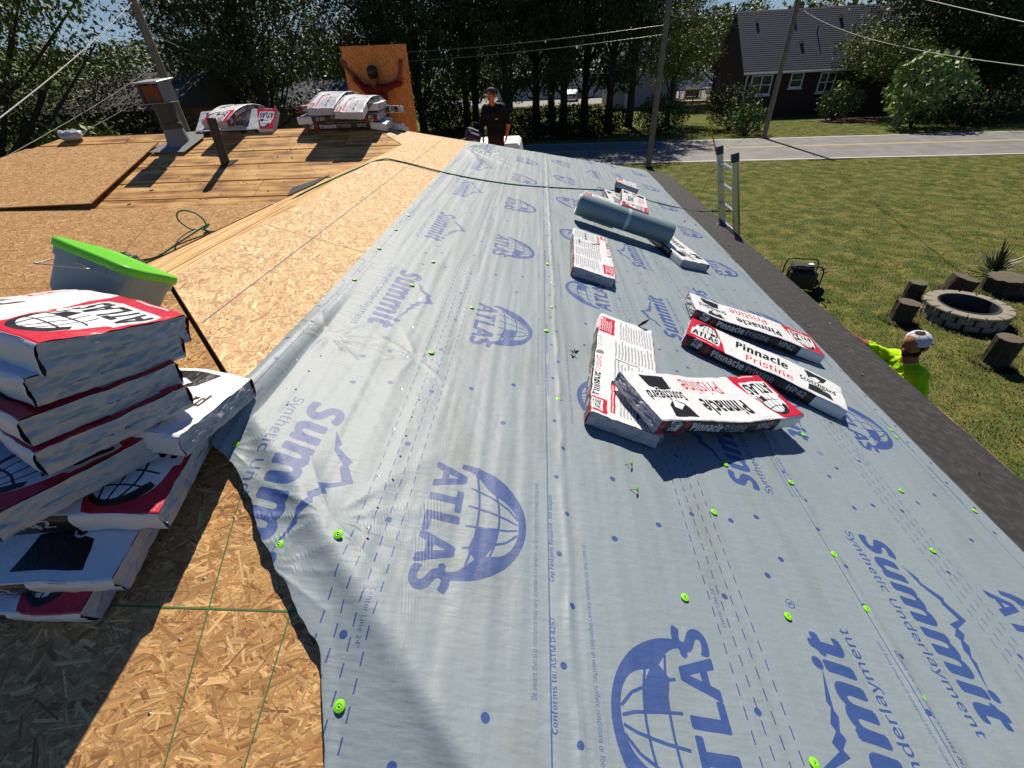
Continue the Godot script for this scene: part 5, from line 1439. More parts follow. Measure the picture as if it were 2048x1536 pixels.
	w.call("lower pale wire crossing the big dark tree at the right", sag.call(Vector3(14.9, 6.6, -34.2), Vector3(9.3, 4.15, -10.5), 0.35), 0.008, mat(Color8(150, 152, 150), 0.5))
	w.call("service wire from the far pole past the deck to the gable", sag.call(Vector3(5.6, 6.4, -25.7), Vector3(17.6, 6.6, -47.0), 0.3), 0.009, M.wire)
	w.call("wire slanting across the slate roof to the far pole", sag.call(Vector3(10.6, 6.2, -34.0), Vector3(19.5, 3.3, -36.0), 0.05), 0.010, M.wire)
	var gw := thing("guy_wire", "yellow sleeved guy wire slanting from the roadside verge behind the ladder", "guy wire", Vector3(8.9, 0, -24.9))
	m = MB.new(); m.tube([Vector3(0, 0, 0), Vector3(-0.52, 1.75, -0.9)], 0.032, 8); put("yellow_sleeve", m, mat(Color8(206, 158, 24), 0.5), gw)
	m = MB.new(); m.tube([Vector3(-0.52, 1.75, -0.9), Vector3(-3.2, 9.3, -0.9)], 0.008, 6); put("strand", m, M.wire, gw)
	m = MB.new(); m.tube([Vector3(23.9, 0, -35.6), Vector3(23.45, 1.75, -35.9)], 0.045, 8); one("stake", m, M.pole, "pale leaning stake at the kerb before the large leaved bush", "stake")

	# brick house across the road
	var bh := thing("brick_house", "dark brick house with a steep slate grey roof and white framed windows", "house", Vector3(23.6, 0, -51.4))
	var part := func(called: String, q: MB, mm: Material, parent: Node) -> MeshInstance3D: return put(called, q, mm, parent)
	var body := MB.new()
	var pr := PackedVector2Array([Vector2(-4.3, 0), Vector2(4.3, 0), Vector2(4.3, 3.5), Vector2(0, 7.45), Vector2(-4.3, 3.5)])
	body.prism(pr, Transform3D(Basis(Vector3(0, 0, -1), Vector3(0, 1, 0), Vector3(1, 0, 0)), Vector3(-6.2, 0, 0)), 12.4)
	var wall: MeshInstance3D = part.call("wall", body, M.brick, bh)
	var rs := MB.new()
	var rl := sqrt(4.75 * 4.75 + 4.36 * 4.36)
	# brick courses on the front as shallow relief rows
	m = MB.new()
	for k in 40: m.bx(Vector3(0, 0.10 + k * 0.085, 4.303), Vector3(12.38, 0.062, 0.012))
	for k in 78: m.bx(Vector3(-6.203, 0.10 + k * 0.085, 0), Vector3(0.012, 0.062, minf(8.58, 2.0 * (7.3 - 0.1 - k * 0.085) * 1.088)))
	var bc: MeshInstance3D = part.call("brick_courses", m, mat(Color8(62, 42, 36), 0.9), wall); tag(bc, "", "", "", "stuff")
	for s in [1.0, -1.0]:
		m = MB.new()
		var b := Basis(Vector3(1, 0, 0), s * atan2(4.36, 4.75))
		m.box(Transform3D(b, Vector3(0, (3.18 + 7.54) * 0.5, s * 2.375)), Vector3(13.1, 0.14, rl), 0.01)
		var rf: MeshInstance3D = part.call("roof", m, M.shingle, bh)
		if s > 0:
			m = MB.new()
			for k in 30:
				var t := (k + 0.5) / 30.0
				m.box(Transform3D(b * Basis(Vector3(1, 0, 0), -0.05), Vector3(0, lerpf(3.27, 7.62, t), lerpf(4.80, 0.05, t))), Vector3(13.12, 0.02, rl / 30.0 + 0.02))
			var sc: MeshInstance3D = part.call("shingle_courses", m, M.shingle, rf); tag(sc, "", "", "", "stuff")
			for q in [[-5.0, 6.72, 0.26, 0.5], [-1.9, 6.75, 0.26, 0.5], [-1.6, 5.1, 0.3, 0.45], [-0.2, 5.75, 0.12, 0.75], [1.9, 6.75, 0.3, 0.5], [2.8, 5.75, 0.12, 0.8]]:
				m = MB.new()
				var zz: float = 4.75 * (1.0 - (q[1] - 3.2) / 4.36)
				if q[2] > 0.2: m.box(Transform3D(b, Vector3(q[0], q[1] + 0.08, zz + 0.1)), Vector3(q[2], 0.18, 0.42), 0.03)
				else: m.tube([Vector3(q[0], q[1] - 0.1, zz), Vector3(q[0], q[1] + 0.55, zz)], 0.05, 10)
				part.call("roof_vent", m, M.black, rf)
	m = MB.new(); m.bx(Vector3(0, 3.22, 4.80), Vector3(13.1, 0.14, 0.10), 0.02); part.call("gutter", m, M.white, bh)
	m = MB.new(); m.tube([Vector3(-6.1, 3.2, 4.78), Vector3(-6.08, 2.95, 4.42), Vector3(-6.08, 0.2, 4.40)], 0.05, 8); part.call("downspout", m, M.white, bh)
	for q in [[-4.78, 2.38, 1.75, 1.45, 2], [-1.90, 2.62, 1.05, 1.1, 1], [0.62, 2.38, 1.3, 1.45, 2]]:
		m = MB.new()
		var x: float = q[0]; var y: float = q[1]; var ww: float = q[2]; var h: float = q[3]
		for s in [-1.0, 1.0]: m.bx(Vector3(x + s * (ww * 0.5 - 0.05), y, 4.34), Vector3(0.10, h, 0.10), 0.01); m.bx(Vector3(x, y + s * (h * 0.5 - 0.05), 4.345), Vector3(ww, 0.10, 0.10), 0.01)
		if q[4] == 2: m.bx(Vector3(x, y, 4.342), Vector3(0.09, h - 0.1, 0.09), 0.01)
		m.bx(Vector3(x, y, 4.335), Vector3(ww - 0.1, 0.06, 0.07), 0.01)
		m.bx(Vector3(x, y - h * 0.5 - 0.06, 4.37), Vector3(ww + 0.16, 0.09, 0.16), 0.01)
		var wi: MeshInstance3D = part.call("window", m, M.white, bh)
		m = MB.new(); m.bx(Vector3(x, y, 4.318), Vector3(ww - 0.06, h - 0.06, 0.02)); part.call("pane", m, M.glass, wi)
	for q in [[-2.3, 2.5], [0.6, 2.5], [-2.6, 5.1]]:
		m = MB.new(); m.bx(Vector3(-6.23, q[1], q[0]), Vector3(0.08, 1.4, 0.9), 0.01); var wi: MeshInstance3D = part.call("window", m, mat(Color8(96, 92, 86), 0.7), bh)
		m = MB.new(); m.bx(Vector3(-6.262, q[1], q[0]), Vector3(0.03, 1.2, 0.7)); part.call("pane", m, M.glass, wi)
	m = MB.new(); m.bx(Vector3(-6.24, 1.2, 3.5), Vector3(0.06, 2.1, 0.9), 0.01); part.call("door", m, mat(Color8(110, 120, 120), 0.5), bh)
	# deck with its rail and steps
	var dk := thing("wooden_deck", "small raised wooden deck with a railing and steps beside the brick house", "deck", Vector3(14.9, 0, -54.0))
	var dm := mat(Color8(146, 126, 104), 0.85)
	for k in 18: m = MB.new(); m.bx(Vector3(-1.35 + k * 0.155, 1.05, 0), Vector3(0.145, 0.04, 2.6), 0.004); part.call("deck_board", m, dm, dk)
	for q in [[-1.4, 1.3], [0.0, 1.3], [1.4, 1.3], [1.4, -1.3], [-1.4, -1.3]]: m = MB.new(); m.bx(Vector3(q[0], 1.0, q[1]), Vector3(0.10, 2.0, 0.10), 0.006); part.call("post", m, dm, dk)
	m = MB.new(); m.bx(Vector3(0, 2.03, 1.3), Vector3(3.0, 0.05, 0.16), 0.006); part.call("rail", m, dm, dk)
	m = MB.new(); m.bx(Vector3(1.4, 2.03, 0), Vector3(0.16, 0.05, 2.7), 0.006); part.call("rail", m, dm, dk)
	m = MB.new(); m.bx(Vector3(0, 1.17, 1.3), Vector3(2.8, 0.05, 0.05)); m.bx(Vector3(0, 0.93, 1.33), Vector3(2.9, 0.2, 0.04)); part.call("rail", m, dm, dk)
	for k in 20: m = MB.new(); m.bx(Vector3(-1.28 + k * 0.135, 1.6, 1.3), Vector3(0.04, 0.84, 0.04)); part.call("baluster", m, dm, dk)
	for k in 5: m = MB.new(); m.bx(Vector3(1.75 + 0.24 * k, 0.92 - 0.19 * k, 0.6), Vector3(0.28, 0.05, 1.0), 0.005); part.call("step", m, dm, dk)
	m = MB.new(); m.bar(Vector3(1.5, 2.0, 1.15), Vector3(2.75, 1.05, 1.15), 0.12, 0.05, Vector3.UP); part.call("stair_rail", m, M.white, dk)

	# pale building and vehicles glimpsed behind the grove
	var pb := thing("pale_building", "long pale windowless wall glimpsed between the trunks of the grove", "building", Vector3(11.8, 0, -66.0))
	m = MB.new(); m.bx(Vector3(0, 2.4, 0), Vector3(7.6, 4.8, 8.0), 0.02); part.call("wall", m, mat(Color8(176, 174, 166), 0.9), pb)
	m = MB.new(); m.prism(PackedVector2Array([Vector2(-4.3, 4.7), Vector2(4.3, 4.7), Vector2(0, 6.2)]), Transform3D(Basis(Vector3(0, 0, -1), Vector3(0, 1, 0), Vector3(1, 0, 0)), Vector3(-4.1, 0, 0)), 8.2); part.call("roof", m, M.shingle, pb)
	m = MB.new(); m.bx(Vector3(-1.6, 1.05, 4.02), Vector3(1.0, 2.1, 0.06), 0.01); part.call("door", m, M.white, pb)
	var sh := thing("white_shed", "white flat roofed building far off behind the deck", "building", Vector3(24.0, 0, -96.0))
	m = MB.new(); m.bx(Vector3(0, 1.5, 0), Vector3(16, 3.0, 6), 0.02); part.call("wall", m, M.white, sh)
	m = MB.new(); m.bx(Vector3(0, 3.08, 0.2), Vector3(16.6, 0.16, 6.8), 0.02); part.call("roof", m, M.white, sh)
	var sh2 := thing("low_building", "bright low building seen through the middle of the grove", "building", Vector3(2.0, 0, -88.0))
	m = MB.new(); m.bx(Vector3(0, 1.7, 0), Vector3(18, 3.4, 6), 0.02); part.call("wall", m, mat(Color8(200, 198, 192), 0.8), sh2)
	m = MB.new(); m.bx(Vector3(0, 3.5, 0), Vector3(18.6, 0.2, 6.8), 0.02); part.call("roof", m, M.white, sh2)
	var lot := MB.new(); lot.bx(Vector3(14, 0.004, -84), Vector3(60, 0.01, 26)); struct("parking_lot", lot, M.road, "pale paved lot behind the grove")
	car("dark car parked beyond the deck", Vector3(20.6, 0, -74.0), 1.35, Color8(28, 32, 38))
	car("white car parked in the distance behind the dark one", Vector3(25.5, 0, -80.0), 1.5, Color8(200, 202, 204))
	car("silver car glimpsed between the trunks of the grove", Vector3(4.5, 0, -78.0), 1.45, Color8(160, 164, 168))

	# grey garage and brown house at the left
	var ga := thing("garage", "grey garage with a hipped grey roof behind the ridge bundles", "garage", Vector3(-15.4, 0, -36.4))
	m = MB.new(); m.bx(Vector3(0, 1.5, 0), Vector3(5.8, 3.0, 5.6), 0.02); part.call("wall", m, mat(Color8(120, 114, 102), 0.85), ga)
	m = MB.new()
	var e := [Vector3(-3.2, 3.0, 3.1), Vector3(3.2, 3.0, 3.1), Vector3(3.2, 3.0, -3.1), Vector3(-3.2, 3.0, -3.1), Vector3(-1.6, 4.3, 0), Vector3(3.2, 4.3, 0)]
	m.poly([e[0], e[1], e[5], e[4]]); m.poly([e[2], e[3], e[4], e[5]]); m.tri3(e[3], e[0], e[4]); m.tri3(e[1], e[2], e[5]); m.quad(e[3], e[2], e[1], e[0])
	part.call("roof", m, M.shingle, ga)
	m = MB.new(); m.bx(Vector3(0, 2.95, 3.08), Vector3(6.4, 0.14, 0.06), 0.01); part.call("fascia", m, M.white, ga)
	m = MB.new(); m.bx(Vector3(0.8, 1.2, 2.81), Vector3(2.8, 2.3, 0.06), 0.01); part.call("garage_door", m, M.siding, ga)
	var lh := thing("brown_house", "low brown brick house in the shade behind the flue", "house", Vector3(-24.0, 0, -30.0))
	m = MB.new(); m.bx(Vector3(0, 1.75, 0), Vector3(9.5, 3.5, 7.0), 0.02); part.call("wall", m, mat(Color8(116, 84, 50), 0.9), lh)
	m = MB.new(); m.prism(PackedVector2Array([Vector2(-4.0, 3.45), Vector2(4.0, 3.45), Vector2(0, 5.1)]), Transform3D(Basis(Vector3(0, 0, -1), Vector3(0, 1, 0), Vector3(1, 0, 0)), Vector3(-5.2, 0, 0)), 10.4); part.call("roof", m, mat(Color8(58, 54, 48), 0.9), lh)
	for x in [-2.6, 1.2, 3.2]:
		m = MB.new(); m.bx(Vector3(x, 2.0, 3.52), Vector3(1.0, 1.3, 0.06), 0.01); var wi: MeshInstance3D = part.call("window", m, M.white, lh)
		m = MB.new(); m.bx(Vector3(x, 2.0, 3.55), Vector3(0.84, 1.14, 0.03)); part.call("pane", m, M.glass, wi)

	# work truck beyond the far slope
	var tr := thing("work_truck", "white box cab truck parked beyond the far slope, only its roof showing", "truck", Vector3(-1.5, 0, -17.6))
	m = MB.new(); m.prism(PackedVector2Array([Vector2(-0.9, 0.5), Vector2(1.0, 0.5), Vector2(1.05, 1.4), Vector2(0.92, 1.5), Vector2(0.78, 2.42), Vector2(0.70, 2.5), Vector2(-0.9, 2.5)]), Transform3D(Basis(), Vector3(0, 0, -0.95)), 1.9); part.call("cab", m, M.white, tr)
	m = MB.new(); m.prism(PackedVector2Array([Vector2(0.1, 1.5), Vector2(0.82, 1.5), Vector2(0.70, 2.36), Vector2(0.1, 2.36)]), Transform3D(Basis(), Vector3(0, 0, -0.96)), 1.92); part.call("side_window", m, M.glass, tr)
	m = MB.new(); m.bx(Vector3(-2.5, 0.95, 0), Vector3(3.2, 0.9, 2.0), 0.04); part.call("bed", m, mat(Color8(150, 150, 148), 0.5, 0.3), tr)
	for q in [[-3.2, 0.9], [0.4, 0.9], [-3.2, -0.9], [0.4, -0.9]]:
		m = MB.new(); m.lathe(Transform3D(Basis(Vector3(1, 0, 0), PI / 2), Vector3(q[0], 0.4, q[1] - 0.12)), [Vector2(0.001, 0), Vector2(0.3, 0), Vector2(0.4, 0.03), Vector2(0.4, 0.21), Vector2(0.3, 0.24), Vector2(0.001, 0.24)], 24); part.call("wheel", m, M.rubber, tr)

func car(label: String, at: Vector3, turn: float, c: Color) -> void:
	var o := thing("parked_car", label, "car", at, "cars parked in the distance"); o.rotation.y = turn
	var m := MB.new()
	m.prism(PackedVector2Array([Vector2(-2.2, 0.3), Vector2(2.2, 0.3), Vector2(2.25, 0.75), Vector2(1.2, 0.95), Vector2(0.6, 1.42), Vector2(-1.3, 1.45), Vector2(-2.1, 0.98), Vector2(-2.28, 0.7)]), Transform3D(Basis(), Vector3(0, 0, -0.88)), 1.76)
	put("body", m, mat(c, 0.25, 0.2), o)
	m = MB.new(); m.prism(PackedVector2Array([Vector2(1.05, 0.98), Vector2(0.55, 1.36), Vector2(-1.25, 1.39), Vector2(-1.9, 1.0)]), Transform3D(Basis(), Vector3(0, 0, -0.89)), 1.78); put("window", m, M.glass, o)
	for q in [[-1.35, 0.78], [1.35, 0.78], [-1.35, -0.78], [1.35, -0.78]]:
		m = MB.new(); m.lathe(Transform3D(Basis(Vector3(1, 0, 0), PI / 2), Vector3(q[0], 0.33, q[1] - 0.11)), [Vector2(0.001, 0), Vector2(0.22, 0), Vector2(0.33, 0.03), Vector2(0.33, 0.19), Vector2(0.22, 0.22), Vector2(0.001, 0.22)], 18); put("wheel", m, M.rubber, o)

# one continuous skin over tapered bones [from, to, radius, radius, colour], joined with a smooth minimum and meshed as surface nets
func flesh(m: MB, bones: Array, cell: float, k: float) -> void:
	var lo := Vector3.INF; var hi := -Vector3.INF
	for b in bones:
		var r: float = maxf(b[2], b[3]) + k + cell * 2
		for q in [b[0], b[1]]:
			lo = lo.min(q - Vector3.ONE * r); hi = hi.max(q + Vector3.ONE * r)
	var nx := int((hi.x - lo.x) / cell) + 2; var ny := int((hi.y - lo.y) / cell) + 2; var nz := int((hi.z - lo.z) / cell) + 2
	var f := PackedFloat32Array(); f.resize(nx * ny * nz); f.fill(1.0)
	for b in bones:
		var a: Vector3 = b[0]; var d: Vector3 = b[1] - b[0]
		var ll := maxf(d.length_squared(), 1e-9)
		var r0: float = b[2]; var r1: float = b[3]
		var r := maxf(r0, r1) + k + cell * 2
		var p0 := ((a.min(b[1]) - Vector3.ONE * r - lo) / cell).floor(); var p1 := ((a.max(b[1]) + Vector3.ONE * r - lo) / cell).ceil()
		for z in range(maxi(0, int(p0.z)), mini(nz - 1, int(p1.z)) + 1):
			for y in range(maxi(0, int(p0.y)), mini(ny - 1, int(p1.y)) + 1):
				var base := (z * ny + y) * nx
				for x in range(maxi(0, int(p0.x)), mini(nx - 1, int(p1.x)) + 1):
					var p := lo + Vector3(x, y, z) * cell - a
					var t := clampf(p.dot(d) / ll, 0.0, 1.0)
					var s := (p - d * t).length() - lerpf(r0, r1, t)
					var o := f[base + x]
					var h := maxf(k - absf(o - s), 0.0) / k
					f[base + x] = minf(o, s) - h * h * k * 0.25
	var idx := {}
	var v0 := m.v.size(); var i0 := m.i.size()
	var step := [1, nx, nx * ny]
	for z in nz - 1:
		for y in ny - 1:
			var base := (z * ny + y) * nx
			for x in nx - 1:
				var q := base + x
				var neg := 0
				var c := [f[q], f[q + 1], f[q + nx], f[q + nx + 1], f[q + step[2]], f[q + step[2] + 1], f[q + step[2] + nx], f[q + step[2] + nx + 1]]
				for w in c: if w < 0: neg += 1
				if neg == 0 or neg == 8: continue
				var sum := Vector3.ZERO; var cnt := 0
				for e in 12:
					var ax := e / 4
					var j := e % 4
					var i1: int; var dv := Vector3.ZERO
					if ax == 0: i1 = j * 2; dv = Vector3(0, j & 1, j >> 1)
					elif ax == 1: i1 = (j & 1) + (j >> 1) * 4; dv = Vector3(j & 1, 0, j >> 1)
					else: i1 = j; dv = Vector3(j & 1, j >> 1, 0)
					var i2: int = i1 + [1, 2, 4][ax]
					if (c[i1] < 0) == (c[i2] < 0): continue
					var t: float = c[i1] / (c[i1] - c[i2])
					dv[ax] += t
					sum += dv; cnt += 1
				var p := lo + (Vector3(x, y, z) + sum / cnt) * cell
				var best := 1e9
				for b in bones:
					var d: Vector3 = b[1] - b[0]
					var t := clampf((p - b[0]).dot(d) / maxf(d.length_squared(), 1e-9), 0, 1)
					var s: float = (p - b[0] - d * t).length() - lerpf(b[2], b[3], t)
					if s < best: best = s; m.col = b[4]
				idx[q] = m.vert(p, Vector3.ZERO)
	for q in idx:
		for ax in 3:
			var st: int = step[ax]
			var s1: int = step[(ax + 1) % 3]; var s2: int = step[(ax + 2) % 3]
			if q - s1 < 0 or q - s2 < 0 or q - s1 - s2 < 0: continue
			var a := f[q]; var b := f[q + st]
			if (a < 0) == (b < 0): continue
			if not (idx.has(q - s1) and idx.has(q - s2) and idx.has(q - s1 - s2)): continue
			var k0: int = idx[q]; var k1: int = idx[q - s1]; var k2: int = idx[q - s1 - s2]; var k3: int = idx[q - s2]
			if a < 0: m.tri(k0, k1, k2); m.tri(k0, k2, k3)
			else: m.tri(k0, k2, k1); m.tri(k0, k3, k2)
	m.smooth(v0, i0)

# cloth creases: vertices of one colour pushed in and out along the skin
func crease(m: MB, c: Color, amp: float, sd: int) -> void:
	var nz := noise(7.0, sd, 2)
	for k in m.v.size():
		if m.c[k].is_equal_approx(c):
			var p := m.v[k]
			m.v[k] = p + m.n[k] * amp * (0.35 - absf(nz.get_noise_3d(p.x * 1.4 + p.y * 0.8, p.y * 0.8 - p.x * 0.6, p.z * 1.4)) * 2.0)
	m.smooth(0, 0)

func lin(r: int, g: int, b: int) -> Color: return Color8(r, g, b).srgb_to_linear()

# a hand at w pointing along d, palm facing p; curl 0 flat to 1 closed
func hand(m: MB, w: Vector3, d: Vector3, p: Vector3, curl: float, c: Color, side: float) -> void:
	d = d.normalized(); p = (p - d * p.dot(d)).normalized()
	var s := d.cross(p) * side
	var b := []
	for k in 4:
		var o := (k - 1.5) * 0.021
		b.append([w + s * o * 0.6, w + d * 0.085 + s * o, 0.016, 0.0135, c])
		var len_: float = [0.068, 0.078, 0.072, 0.056][k]
		var a := curl * 0.9
		var q := w + d * 0.088 + s * o
		var dir := d
		for seg in 3:
			dir = (d * cos(a * (seg + 0.4)) + p * sin(a * (seg + 0.4)) + s * (k - 1.5) * 0.06).normalized()
			var l: float = len_ * [0.45, 0.32, 0.23][seg]
			b.append([q, q + dir * l, 0.0095 - 0.0008 * seg, 0.0088 - 0.0008 * seg, c]); q += dir * l
	var t := w + d * 0.03 - s * 0.03
	b.append([w + d * 0.01 - s * 0.015, t, 0.015, 0.0125, c])
	var td := (d * 0.75 - s * 0.6 + p * 0.35).normalized()
	b.append([t, t + td * 0.034, 0.0115, 0.010, c]); b.append([t + td * 0.034, t + td * 0.034 + (td + d * 0.5).normalized() * 0.028, 0.010, 0.0085, c])
	flesh(m, b, 0.0042, 0.006)

# a head whose neck joins at n; up and the way it looks are given
func head(m: MB, n: Vector3, up: Vector3, look: Vector3, skin: Color, beard: Color, hair: Color) -> Transform3D:
	up = up.normalized(); look = (look - up * look.dot(up)).normalized()
	var x := look.cross(up)
	var X := Transform3D(Basis(x, up, -look), n)
	var P := func(a: float, b: float, c: float) -> Vector3: return X * Vector3(a, b, -c)
	var b := [[P.call(0, -0.02, -0.01), P.call(0, 0.06, 0.0), 0.056, 0.054, skin], [P.call(0, 0.165, -0.018), P.call(0, 0.175, -0.01), 0.091, 0.088, hair], [P.call(0, 0.13, 0.02), P.call(0, 0.17, 0.035), 0.070, 0.066, skin],
		[P.call(0, 0.065, 0.055), P.call(0, 0.05, 0.075), 0.042, 0.026, beard], [P.call(-0.045, 0.075, 0.02), P.call(0.045, 0.075, 0.02), 0.036, 0.036, beard],
		[P.call(0, 0.135, 0.088), P.call(0, 0.105, 0.112), 0.010, 0.014, skin], [P.call(-0.03, 0.148, 0.085), P.call(0.03, 0.148, 0.085), 0.012, 0.012, skin],
		[P.call(-0.034, 0.112, 0.073), P.call(-0.034, 0.112, 0.073), 0.018, 0.018, skin], [P.call(0.034, 0.112, 0.073), P.call(0.034, 0.112, 0.073), 0.018, 0.018, skin],
		[P.call(-0.018, 0.077, 0.097), P.call(0.018, 0.077, 0.097), 0.0065, 0.0065, lin(120, 66, 56)],
		[P.call(-0.083, 0.115, -0.012), P.call(-0.086, 0.14, -0.020), 0.012, 0.016, skin], [P.call(0.083, 0.115, -0.012), P.call(0.086, 0.14, -0.020), 0.012, 0.016, skin]]
	flesh(m, b, 0.0065, 0.018)
	for s in [-1.0, 1.0]:
		m.col = lin(24, 18, 16)
		m.ball(X * Transform3D(Basis().scaled(Vector3.ONE * 0.009), Vector3(s * 0.032, 0.134, -0.090)), 8, 5)
	return X

func mirror_pair(a: Array) -> Array: return a

func build_people() -> void:
	var bm := mat(Color(1, 1, 1), 0.75, 0.0, 0.3); bm.vertex_color_use_as_albedo = true
	# worker standing on the far slope, back to us, arms spread over a raised sheet
	var z := -9.86
	var o := thing("person", "person seen from behind in dark red, arms spread over a raised strand board sheet", "person", Vector3(-3.1, CY - 0.525 - 0.325 * 3.65, z))
	var m := MB.new(); m.coloured = true
	var red := lin(84, 24, 26); var jean := lin(30, 32, 40); var skin := lin(112, 72, 52); var dark := lin(22, 18, 16)
	var hp := 0.90; var sh := 1.47
	var b := [[Vector3(-0.085, 0.06, 0), Vector3(-0.10, 0.46, -0.03), 0.052, 0.062, jean], [Vector3(-0.10, 0.46, -0.03), Vector3(-0.09, hp, 0), 0.066, 0.088, jean], [Vector3(0.09, 0.06, -0.1), Vector3(0.10, 0.46, -0.06), 0.052, 0.062, jean], [Vector3(0.10, 0.46, -0.06), Vector3(0.09, hp, 0), 0.066, 0.088, jean],
		[Vector3(-0.085, 0.035, 0.02), Vector3(-0.095, 0.03, -0.16), 0.04, 0.035, dark], [Vector3(0.09, 0.035, -0.08), Vector3(0.10, 0.03, -0.26), 0.04, 0.035, dark],
		[Vector3(-0.07, hp + 0.04, 0), Vector3(0.07, hp + 0.04, 0), 0.115, 0.115, jean], [Vector3(-0.06, 1.10, 0), Vector3(0.06, 1.10, 0), 0.112, 0.112, red], [Vector3(-0.085, 1.32, 0), Vector3(0.085, 1.32, 0), 0.118, 0.118, red], [Vector3(-0.15, sh - 0.02, 0), Vector3(0.15, sh - 0.02, 0), 0.075, 0.075, red], [Vector3(0, sh, 0), Vector3(0, sh + 0.07, -0.01), 0.066, 0.056, skin],
		[Vector3(-0.19, sh - 0.01, 0), Vector3(-0.36, sh + 0.14, -0.06), 0.062, 0.05, red], [Vector3(-0.36, sh + 0.14, -0.06), Vector3(-0.52, sh + 0.33, -0.12), 0.044, 0.031, skin],
		[Vector3(0.19, sh - 0.01, 0), Vector3(0.45, sh + 0.06, -0.06), 0.062, 0.05, red], [Vector3(0.45, sh + 0.06, -0.06), Vector3(0.50, sh + 0.29, -0.12), 0.044, 0.031, skin]]
	flesh(m, b, 0.015, 0.05); crease(m, red, 0.012, 5); crease(m, jean, 0.012, 6)
	hand(m, Vector3(-0.52, sh + 0.33, -0.12), Vector3(-0.5, 0.9, -0.1), Vector3(0, 0, -1), 0.25, skin, 1.0)
	hand(m, Vector3(0.50, sh + 0.29, -0.12), Vector3(0.25, 1, -0.1), Vector3(0, 0, -1), 0.25, skin, -1.0)
	head(m, Vector3(0, sh + 0.06, -0.005), Vector3(0, 1, -0.05), Vector3(-0.25, 0.1, -1), skin, skin, dark)
	put("body", m, bm, o)
	m = MB.new(); m.ball(Transform3D(Basis().scaled(Vector3(0.100, 0.085, 0.108)), Vector3(0, sh + 0.265, 0.005)), 16, 9); put("hair", m, mat(Color8(20, 17, 16), 0.7), o)
	# the raised sheet
	m = MB.new(); m.box(Transform3D(Basis(), Vector3.ZERO), Vector3(1.22, 2.44, 0.0115), 0.001)
	for q in m.t.size(): m.t[q] = Vector2(m.v[q].y / 1.22, m.v[q].x / 1.22)
	var sheet := one("strand_board_sheet", m, M.osb_raised, "full strand board sheet held upright by a worker on the far slope", "board")
	sheet.transform = Transform3D(Basis(Vector3(0, 0, 1), -0.01) * Basis(Vector3(1, 0, 0), 0.02), Vector3(-3.06, CY - 0.82, -10.02))

	# worker in black walking on the far slope
	var fy := CY - 0.525 - 0.325 * 4.8
	o = thing("person", "person in black clothes and a dark cap standing beyond the ridge", "person", Vector3(-1.0, fy, -11.0))
	m = MB.new(); m.coloured = true
	var bk := lin(20, 20, 23); var pt := lin(46, 26, 26); skin = lin(176, 108, 74)
	b = [[Vector3(-0.10, 0.05, 0.05), Vector3(-0.11, 0.45, 0.0), 0.055, 0.068, pt], [Vector3(-0.11, 0.45, 0.0), Vector3(-0.06, 0.86, 0), 0.072, 0.098, pt], [Vector3(0.14, 0.05, -0.08), Vector3(0.13, 0.45, -0.02), 0.055, 0.068, pt], [Vector3(0.13, 0.45, -0.02), Vector3(0.09, 0.86, 0), 0.072, 0.098, pt],
		[Vector3(-0.10, 0.035, 0.05), Vector3(-0.16, 0.03, 0.16), 0.042, 0.035, bk], [Vector3(0.14, 0.035, -0.06), Vector3(0.08, 0.03, 0.06), 0.042, 0.035, bk],
		[Vector3(-0.05, 0.92, 0), Vector3(0.08, 0.92, 0), 0.125, 0.125, bk], [Vector3(-0.06, 1.10, 0.01), Vector3(0.08, 1.10, 0), 0.135, 0.135, bk], [Vector3(-0.09, 1.26, 0.02), Vector3(0.09, 1.26, 0), 0.135, 0.13, bk], [Vector3(-0.15, 1.37, 0.01), Vector3(0.16, 1.38, -0.01), 0.082, 0.082, bk], [Vector3(-0.015, 1.40, 0.01), Vector3(-0.03, 1.48, 0.03), 0.066, 0.056, skin],
		[Vector3(-0.19, 1.36, 0.02), Vector3(-0.27, 1.10, 0.06), 0.066, 0.055, bk], [Vector3(-0.27, 1.10, 0.06), Vector3(-0.25, 0.86, 0.14), 0.05, 0.034, bk],
		[Vector3(0.19, 1.36, -0.01), Vector3(0.30, 1.08, -0.01), 0.066, 0.055, bk], [Vector3(0.30, 1.08, -0.01), Vector3(0.26, 0.86, 0.10), 0.046, 0.033, skin]]
	flesh(m, b, 0.015, 0.05); crease(m, bk, 0.014, 7); crease(m, pt, 0.012, 8)
	hand(m, Vector3(-0.25, 0.86, 0.14), Vector3(0.0, -1, 0.2), Vector3(1, 0, 0), 0.6, skin, 1.0)
	hand(m, Vector3(0.26, 0.86, 0.10), Vector3(-0.2, -1, 0.3), Vector3(-1, 0, 0.2), 0.6, skin, -1.0)
	var hx := head(m, Vector3(-0.03, 1.47, 0.03), Vector3(-0.05, 1, 0.12), Vector3(-0.55, -0.05, 1.0), skin, skin, lin(30, 24, 20))
	put("body", m, bm, o)
	m = MB.new()
	m.lathe(hx * Transform3D(Basis(), Vector3(0, 0.17, 0.012)), [Vector2(0.100, 0.0), Vector2(0.101, 0.02), Vector2(0.094, 0.06), Vector2(0.06, 0.092), Vector2(0.001, 0.10)], 18)
	m.prism(PackedVector2Array([Vector2(-0.075, 0.03), Vector2(-0.06, 0.10), Vector2(0, 0.125), Vector2(0.06, 0.10), Vector2(0.075, 0.03)]), hx * Transform3D(Basis(Vector3(1, 0, 0), Vector3(0, -0.15, -1).normalized(), Vector3(0, 1, -0.15).normalized()), Vector3(0, 0.172, -0.055)), 0.006)
	put("cap", m, mat(Color8(26, 30, 44), 0.8), o)
